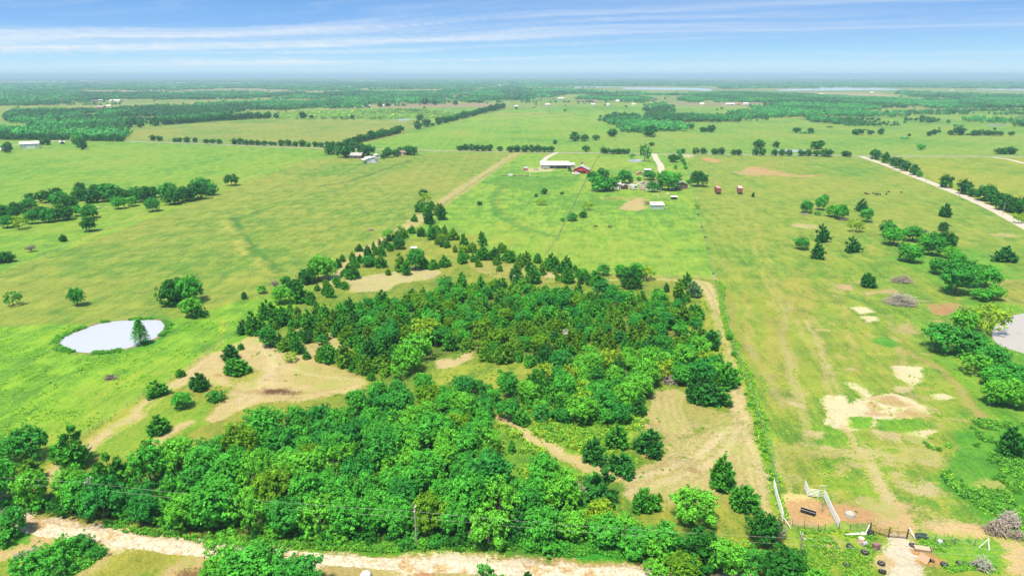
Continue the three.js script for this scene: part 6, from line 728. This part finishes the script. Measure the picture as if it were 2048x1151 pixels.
{ // feeders, troughs
  const a = P3(1602, 1022), b = P3(1631, 1031), L = Math.hypot(b[0] - a[0], b[2] - a[2]), o = thing('feed_bunk', 'long black feed bunk on the orange corral dirt', 'feed trough', (a[0] + b[0]) / 2, (a[2] + b[2]) / 2, -Math.atan2(b[2] - a[2], b[0] - a[0])); part('trough', [box(L, 0.06, 0.5, 0, 0.35, 0), box(L, 0.42, 0.07, 0, 0.5, 0.34, -0.3), box(L, 0.42, 0.07, 0, 0.5, -0.34, 0.3), box(0.07, 0.5, 0.8, L / 2, 0.5, 0), box(0.07, 0.5, 0.8, -L / 2, 0.5, 0)], rubber, o); for (const k of [-0.4, 0, 0.4]) part('leg', box(0.1, 0.35, 0.7, L * k, 0.17, 0), dark, o); part('rim_rail', [rod([-L / 2, 0.74, 0.42], [L / 2, 0.74, 0.42], 0.03), rod([-L / 2, 0.74, -0.42], [L / 2, 0.74, -0.42], 0.03)], galv, o);
  const q = P3(1700, 1030), m = thing('mineral_feeder', 'round pale mineral feeder on its own dirt patch', 'feeder', q[0], q[2]); part('base', new THREE.CylinderGeometry(0.85, 0.95, 0.45, 18).translate(0, 0.22, 0), greySide, m); part('lid', new THREE.SphereGeometry(0.84, 16, 6, 0, 6.284, 0, 1.2).scale(1, 0.4, 1).translate(0, 0.36, 0), mat([0.36, 0.33, 0.27], 0.9), m); part('knob', new THREE.SphereGeometry(0.14, 8, 6).translate(0, 0.72, 0), white, m);
  const g = P3(1843, 1077), t = thing('stock_trough', 'dark green bench-like trough against the wire fence', 'trough', g[0], g[2], -0.12); part('trough', [box(1.9, 0.08, 0.7, 0, 0.42, 0), box(1.9, 0.45, 0.07, 0, 0.65, -0.36), box(1.9, 0.3, 0.07, 0, 0.55, 0.36)], mat([0.02, 0.06, 0.045], 0.6), t); for (const k of [-0.8, 0.8]) part('leg', box(0.08, 0.4, 0.6, k, 0.2, 0), galv, t);
  const w = P3(1644, 1024), p = thing('scratching_post', 'brown wooden post inside the corral', 'post', w[0], w[2]); part('post', rod([0, -0.2, 0], [0.05, 2.3, 0], 0.14, 7, 0.11), tanWood, p); part('crosspiece', box(0.5, 0.14, 0.14, 0, 1.6, 0), darkWood, p);
}
[[1741, 1071, 'upright beside the dark gate post'], [1700, 1094, 'in the weeds below the white pipes'], [1730, 1106, 'in the weeds beside the chalky drive'], [1763, 1128, 'on the edge of the chalky drive'], [1765, 1144, 'lying lowest along the chalky drive'], [1693, 1131, 'alone in the tall weeds'], [1826, 1091, 'beside the tan board box'], [1889, 1130, 'in the grass below the orange dirt'], [1920, 1128, 'alone in the open grass'], [1752, 1092, 'beside the brown crate'], [1865, 1122, 'small, at the edge of the orange dirt']].forEach(([x, y, l], i) => { const p = P3(x, y), o = thing('tyre', `old black tyre ${l}`, 'tyre', p[0], p[2]), up = i === 0; srand(i + 3); const g = new THREE.TorusGeometry(0.42, 0.18, 8, 20); g.scale(1, 1, 1.15); if (!up) g.rotateX(Math.PI / 2 + rr(-0.25, 0.25)); part('tread', g.translate(0, up ? 0.55 : 0.22, 0), rubber, o); const r = new THREE.TorusGeometry(0.3, 0.03, 5, 18); if (!up) r.rotateX(Math.PI / 2); part('bead', r.translate(0, up ? 0.55 : 0.4, up ? 0.15 : 0), galv, o); if (i === 10) o.scale.setScalar(0.6); });
{ const mk = (name, label, cat, x, y, turn, fn) => { const p = P3(x, y), o = thing(name, label, cat, p[0], p[2], turn); fn(o); };
  mk('board_box', 'tan board box tipped over beside the orange dirt', 'box', 1844, 1101, -0.25, (o) => { part('box', box(2.3, 0.6, 0.9, 0, 0.36, 0, 0.2), mat([0.40, 0.31, 0.22], 0.9), o); part('end_board', box(0.06, 0.8, 1.1, 1.34, 0.42, 0), tanWood, o); });
  mk('folded_panel', 'brown plywood panel propped in a tent shape', 'panel', 1850, 1120, 0.5, (o) => { part('panel', box(0.06, 1.3, 1.6, -0.3, 0.55, 0, 0, 0, -0.5), tanWood, o); part('panel', box(0.06, 1.3, 1.6, 0.3, 0.55, 0, 0, 0, 0.5), darkWood, o); });
  mk('plank', 'weathered plank lying beside the drive', 'plank', 1833, 1113, -0.6, (o) => { part('board', box(3, 0.06, 0.35, 0, 0.06, 0), cream, o); part('cleat', box(0.1, 0.06, 0.4, 0.8, 0.12, 0), tanWood, o); });
  mk('wooden_crate', 'brown wooden crate with grey legs beside the drive', 'crate', 1752, 1098, 0.3, (o) => { part('box', box(1.1, 0.8, 0.8, 0, 0.7, 0), mat([0.2, 0.11, 0.09], 0.9), o); for (const s of [-1, 1]) part('leg', box(0.12, 0.9, 0.12, s * 0.5, 0.35, 0.45, -0.3), greyPost, o); });
  mk('tree_stump', 'pale brown tree stump in the yellow weeds', 'stump', 1722, 1084, 0, (o) => { part('stump', new THREE.CylinderGeometry(0.5, 0.7, 0.9, 10).translate(0, 0.4, 0), tanWood, o); part('cut_face', new THREE.CylinderGeometry(0.48, 0.48, 0.04, 10).translate(0, 0.87, 0), cream, o); });
  mk('metal_drum', 'grey metal drum lying beside the stump', 'drum', 1729, 1090, 0.4, (o) => { part('drum', new THREE.CylinderGeometry(0.35, 0.35, 0.95, 14).rotateZ(Math.PI / 2).translate(0, 0.35, 0), galv, o); part('lid', new THREE.CylinderGeometry(0.33, 0.33, 0.03, 14).rotateZ(Math.PI / 2).translate(0.49, 0.35, 0), greySide, o); });
  mk('white_bucket', 'white bucket standing in the green grass', 'bucket', 1879.5, 1088, 0, (o) => { part('pail', new THREE.LatheGeometry([[0.01, 0.02], [0.34, 0.02], [0.42, 0.75], [0.39, 0.75], [0.31, 0.06], [0.01, 0.06]].map(([a, b]) => new THREE.Vector2(a, b)), 16), white, o); part('handle', new THREE.TorusGeometry(0.4, 0.015, 4, 14, Math.PI).translate(0, 0.7, 0), galv, o); });
  mk('boulder', 'white rock at the lower road verge', 'rock', 731, 1152, 0, (o) => { const g = new THREE.IcosahedronGeometry(0.9, 2), p = g.attributes.position; for (let i = 0; i < p.count; i++) { const k = 0.8 + 0.4 * smp(nB, p.getX(i) * 0.3 + 0.5, p.getY(i) * 0.3 + p.getZ(i) * 0.2); p.setXYZ(i, p.getX(i) * k, p.getY(i) * k * 0.6, p.getZ(i) * k); } part('rock', g.translate(0, 0.3, 0), white, o); });
  mk('hunting_blind', 'white boxy hunting blind with dark window slots on the grassy glade', 'blind', 828, 505, 0.05, (o) => { part('box', box(2.3, 2, 2, 0, 1.3, 0), cream, o); part('roof', box(2.7, 0.14, 2.5, 0, 2.4, 0, 0.06), white, o); for (const x of [-0.55, 0.55]) part('window', box(0.7, 0.3, 0.05, x, 1.6, 1.02), dark, o); for (const [x, z] of [[-1, -0.8], [1, -0.8], [-1, 0.8], [1, 0.8]]) part('leg', box(0.12, 0.4, 0.12, x, 0.2, z), greyPost, o); });
  mk('deer_stand', 'pale metal deer stand rising above the cedars', 'deer stand', 1131, 690, 0.2, (o) => { for (const [x, z] of [[-0.8, -0.8], [0.8, -0.8], [-0.8, 0.8], [0.8, 0.8]]) part('leg', rod([x * 1.3, 0, z * 1.3], [x * 0.8, 4.6, z * 0.8], 0.05, 5), galv, o); part('platform', box(1.7, 0.08, 1.7, 0, 3.7, 0), greyPost, o); part('rail', [box(1.8, 0.07, 0.07, 0, 4.6, 0.7), box(1.8, 0.07, 0.07, 0, 4.6, -0.7), box(0.07, 0.07, 1.5, 0.7, 4.6, 0), box(0.07, 0.07, 1.5, -0.7, 4.6, 0)], offWhite, o); });
  mk('ladder_stand', 'small white ladder stand between the upper cedars', 'deer stand', 1028, 563, 0, (o) => { for (const s of [-1, 1]) part('leg', rod([s * 0.7, 0, 0], [s * 0.2, 2.8, 0], 0.07, 5), white, o); part('seat', box(0.7, 0.08, 0.6, 0, 2.2, 0.1), white, o); for (const y of [0.6, 1.2, 1.8]) part('rung', box(1.3 - y * 0.35, 0.06, 0.06, 0, y, 0), white, o); });
  mk('gate_bar', 'thin pale gate bar at the pasture fence corner', 'gate', 1429.5, 557, 0, (o) => { part('post', rod([0, 0, 0], [0, 1.9, 0], 0.1, 6), white, o); part('bar', box(1.4, 0.08, 0.08, -0.7, 1.2, 0), white, o); });
  mk('log_stack', 'stack of grey logs in the bushes below the gravel road', 'log stack', 56, 1112, 0.5, (o) => { srand(8); for (let i = 0; i < 14; i++) part('log', rod([-1.9 + rr(-0.2, 0.2), 0.14 + Math.floor(i / 5) * 0.24, -0.7 + (i % 5) * 0.34], [1.9 + rr(-0.2, 0.2), 0.14 + Math.floor(i / 5) * 0.24, -0.7 + (i % 5) * 0.34 + rr(-0.2, 0.2)], rr(0.1, 0.15), 7), i % 3 ? greyPost : trim, o); });
}
// brush piles: heaps of crossed dead branches
function brush(px, py, wpx, h, label, c, n) { const g = G(px, py), R = wpx * g.m / 2, o = thing('brush_pile', label, 'brush pile', g.x, g.z - R * 0.5); srand(px); const t = [], b = []; for (let i = 0; i < n; i++) { const a = rr(0, 6.28), r = R * Math.sqrt(rnd()) * 0.9, y = h * (1 - (r / R) ** 2) * rr(0.1, 0.9), d = rr(0, 6.28), L = rr(0.5, 1.4) * R * 0.34; (i % 6 ? t : b).push(rod([Math.cos(a) * r - Math.cos(d) * L, Math.max(0.05, y - rr(-0.2, 0.5)), Math.sin(a) * r * 0.8 - Math.sin(d) * L], [Math.cos(a) * r + Math.cos(d) * L, y + rr(-0.2, 0.9), Math.sin(a) * r * 0.8 + Math.sin(d) * L], i % 6 ? rr(0.03, 0.07) : rr(0.08, 0.14), 4)); } part('branches', t, c, o); part('limbs', b, greyPost, o); }
const deadWood = mat([0.30, 0.24, 0.20], 0.95), palWood = mat([0.40, 0.36, 0.31], 0.95);
brush(1810, 566, 44, 2.6, 'brown brush pile above the larger brush heap', deadWood, 150); brush(1811, 612, 60, 4.4, 'largest grey-brown brush pile beside bare red soil', palWood, 300); brush(218, 760, 24, 0.9, 'small dark brush heap on the pond meadow', mat([0.14, 0.09, 0.08], 0.95), 60); brush(1688, 441, 20, 1, 'dark rubble heap under the pasture clump', mat([0.13, 0.1, 0.08], 0.95), 50); brush(2000, 1072, 46, 2.4, 'grey-brown brush pile beside the weedy corner', deadWood, 140); brush(2025, 1056, 44, 3, 'pale grey twiggy brush beside the weedy corner', palWood, 190); brush(1970, 1142, 40, 2, 'pale silver-green dead shrub near the corner post', mat([0.34, 0.38, 0.28], 0.95), 120); brush(1345, 768, 40, 1.6, 'pale dead brush at the edge of the mixed grove', palWood, 120); brush(110, 1150, 30, 1.8, 'pale twiggy shrub in the road-side bushes', palWood, 90); brush(1612, 430, 16, 0.5, 'pale stones and sticks under the small clump', palWood, 40); brush(2040, 1080, 30, 1.4, 'low brown brush below the twiggy pile', deadWood, 70); brush(740, 462, 14, 1, 'thin brown brush in the meadow hollow', deadWood, 50);

// ---------------------------------------------------------------- power lines
const poleMat = mat([0.30, 0.27, 0.23], 0.9), wireMat = mat([0.42, 0.42, 0.42], 0.5);
function pole(px, py, top, label, group, arms = true) { const g = G(px, py), h = tall(px, py, top), o = thing('utility_pole', label, 'utility pole', g.x, g.z, 0, group); part('pole', rod([0, -0.5, 0], [0, h, 0], 0.16, 8, 0.11), poleMat, o); if (arms) { part('crossarm', box(0.14, 0.14, 2, 0, h - 0.4, 0), poleMat, o); for (const z of [-0.85, 0, 0.85]) part('insulator', new THREE.CylinderGeometry(0.06, 0.08, 0.24, 8).translate(0, h - 0.2 + (z ? 0 : 0.3), z), white, o); part('brace', [rod([0, h - 1.2, 0], [0, h - 0.45, 0.7], 0.03, 4), rod([0, h - 1.2, 0], [0, h - 0.45, -0.7], 0.03, 4)], galv, o); } return [g.x, h, g.z]; }
const poles = [pole(190, 1034, 957, 'utility pole rising from the dense wood with a plain top'), pole(833, 1092, 1014, 'utility pole with wires before the middle of the dense wood'), pole(1597, 1128, 1068, 'utility pole with insulators beside the corral weeds')];
{ const q = poles, dx = q[1][0] - q[0][0], dz = q[1][2] - q[0][2], all = [[q[0][0] - dx, q[0][1], q[0][2] - dz], ...q, [q[2][0] + dx, q[2][1], q[2][2] + dz * 0.5]]; for (const [dy, zz] of [[-0.15, 0.85], [-1.9, 0]]) for (let i = 1; i < all.length; i++) { const a = new V3(all[i - 1][0], all[i - 1][1] + dy, all[i - 1][2] + zz), b = new V3(all[i][0], all[i][1] + dy, all[i][2] + zz), m = a.clone().lerp(b, 0.5); m.y -= 1.1; tag(part(numbered('power_line'), new THREE.TubeGeometry(new THREE.QuadraticBezierCurve3(a, m, b), 30, 0.013, 4), wireMat, scene), dy > -1 ? 'upper power line strung along the gravel road' : 'lower power line strung along the gravel road', 'cable', dy > -1 ? 'upper power line spans' : 'lower power line spans'); } }
[[1136, 304, 286], [1230, 306, 288], [1343, 307.5, 289], [1447, 308.5, 290], [1667, 310.5, 292], [1720, 311.5, 296], [1778, 311.8, 292], [1892, 312.5, 290], [750, 298.5, 280], [841, 301, 283], [192, 280.5, 266], [386, 286.5, 271], [1045, 304, 288], [945, 302, 286], [640, 296, 281], [1990, 313, 294]].forEach(([x, y, t]) => pole(x, y, t, 'plain utility pole along the country road', 'poles along the country road', false));
[[1799, 345, 326], [1852, 367, 348], [1919, 393.5, 374], [2006, 429, 404]].forEach(([x, y, t]) => pole(x, y, t, 'plain utility pole along the white lane', 'poles along the white lane', false));
pole(1270, 364, 339, 'tall yard pole behind the farm sheds', undefined, true); pole(1349, 337, 319, 'slim pole beside the house drive', undefined, false); pole(1322, 392, 372, 'thin pale pole on the farmhouse lawn', undefined, false); pole(726, 313, 304, 'short white lamp pole beside the brick house', undefined, false);

// ---------------------------------------------------------------- cattle and horses
function beast(bones, size, smooth = 0.05) {                 // bones: [x0,y0,z0,r0, x1,y1,z1,r1] in units of size
  const n = 44, mc = new MarchingCubes(n, new THREE.MeshStandardMaterial(), false, false, 40000); mc.isolation = 0;
  for (let k = 0; k < n; k++) for (let j = 0; j < n; j++) for (let i = 0; i < n; i++) {
    const x = (i - n / 2) / (n / 2), y = (j - n / 2) / (n / 2), z = (k - n / 2) / (n / 2); let d = 9;
    for (const [ax, ay, az, ra, bx, by, bz, rb] of bones) { const vx = bx - ax, vy = by - ay, vz = bz - az, t = clamp(((x - ax) * vx + (y - ay) * vy + (z - az) * vz) / (vx * vx + vy * vy + vz * vz)), e = Math.hypot(x - ax - vx * t, y - ay - vy * t, z - az - vz * t) - lerp(ra, rb, t), h = clamp(0.5 + 0.5 * (d - e) / smooth); d = lerp(d, e, h) - smooth * h * (1 - h); }
    mc.field[i + j * n + k * n * n] = -d;
  }
  mc.update(); const c = mc.count, g = new THREE.BufferGeometry(); g.setAttribute('position', new THREE.BufferAttribute(new Float32Array(mc.positionArray.slice(0, c * 3)), 3)); g.setAttribute('normal', new THREE.BufferAttribute(new Float32Array(mc.normalArray.slice(0, c * 3)), 3)); g.translate(0, 0.62, 0); return g.scale(size, size, size);
}
const legs = (r, top, knee) => [[-0.52, -1], [-0.52, 1], [0.42, -1], [0.42, 1]].flatMap(([x, s]) => { const hind = x < 0; return [[x, top, s * 0.11, r * 2, x + (hind ? -0.07 : 0.02), knee, s * 0.12, r * 1.15], [x + (hind ? -0.07 : 0.02), knee, s * 0.12, r * 1.15, x + 0.01, -0.6, s * 0.12, r]]; });
const cowBones = (graze) => [[-0.5, 0.02, 0, 0.22, 0.05, -0.02, 0, 0.26], [0.05, -0.02, 0, 0.26, 0.42, 0.04, 0, 0.22], ...legs(0.05, -0.1, -0.34), ...(graze ? [[0.45, 0.06, 0, 0.14, 0.72, -0.2, 0, 0.1], [0.72, -0.22, 0, 0.1, 0.86, -0.5, 0, 0.06]] : [[0.45, 0.08, 0, 0.14, 0.68, 0.24, 0, 0.1], [0.68, 0.26, 0, 0.1, 0.9, 0.14, 0, 0.06]]), [-0.7, 0.1, 0, 0.035, -0.76, -0.35, 0, 0.025], ...[-1, 1].map((s) => (graze ? [0.72, -0.1, s * 0.08, 0.03, 0.68, -0.08, s * 0.18, 0.025] : [0.66, 0.33, s * 0.08, 0.03, 0.62, 0.34, s * 0.18, 0.025]))];
const cowA = beast(cowBones(true), 1.25), cowB = beast(cowBones(false), 1.25), horseG = beast([[-0.42, 0.08, 0, 0.19, 0.36, 0.08, 0, 0.2], ...legs(0.04, -0.02, -0.3), [0.4, 0.14, 0, 0.14, 0.66, -0.1, 0, 0.09], [0.66, -0.12, 0, 0.085, 0.8, -0.42, 0, 0.055], [-0.6, 0.14, 0, 0.05, -0.72, -0.3, 0, 0.04], ...[-1, 1].map((s) => [0.66, -0.02, s * 0.05, 0.025, 0.64, 0.06, s * 0.06, 0.015])], 1.45);
const blackHide = mat([0.016, 0.014, 0.013], 0.7), creamHide = mat([0.55, 0.46, 0.34], 0.8), bayHide = mat([0.05, 0.028, 0.02], 0.6);
function animal(name, geo, m, px, py, turn, label, cat, group) { const g = G(px, py), o = thing(name, label, cat, g.x, g.z, turn, group); part('body', geo, m, o); return o; }
[[1731, 388, 0.3, 0], [1736, 389.5, 2.4, 0], [1747, 388, 1.5, 1], [1752.5, 390, 0.2, 0], [1756, 389.6, 2.9, 1], [1761, 390, 0.9, 0], [1773, 389, 0.5, 0], [1778, 385, 2, 0], [1803, 386, 1.6, 1]].forEach(([x, y, t, k]) => animal('black_cow', k ? cowB : cowA, blackHide, x, y, t, k ? 'black cow standing with raised head in the pasture herd' : 'black cow grazing in the pasture herd', 'cow', 'black herd in the pasture'));
[[197, 417, 0.2], [212, 417, 2.8]].forEach(([x, y, t]) => animal('cream_cow', cowA, creamHide, x, y, t, 'cream cow grazing in front of the meadow hedgerow', 'cow', 'cream cows by the hedgerow'));
[[1191, 455, 0.4], [1220, 456, 2.5]].forEach(([x, y, t]) => animal('horse', horseG, bayHide, x, y, t, 'dark bay horse grazing in the paddock', 'horse', 'grazing horses'));
srand(88); for (let i = 0; i < 9; i++) animal('dark_cow', i % 3 ? cowA : cowB, blackHide, 1562 + i * 2.6 + rr(-1, 1), 235.6 + rr(-0.8, 0.8), rr(0, 6), 'dark cow of the far herd on the bare slope beside the wood', 'cow', 'far herd beside the wood');
renderer.render(scene, camera);
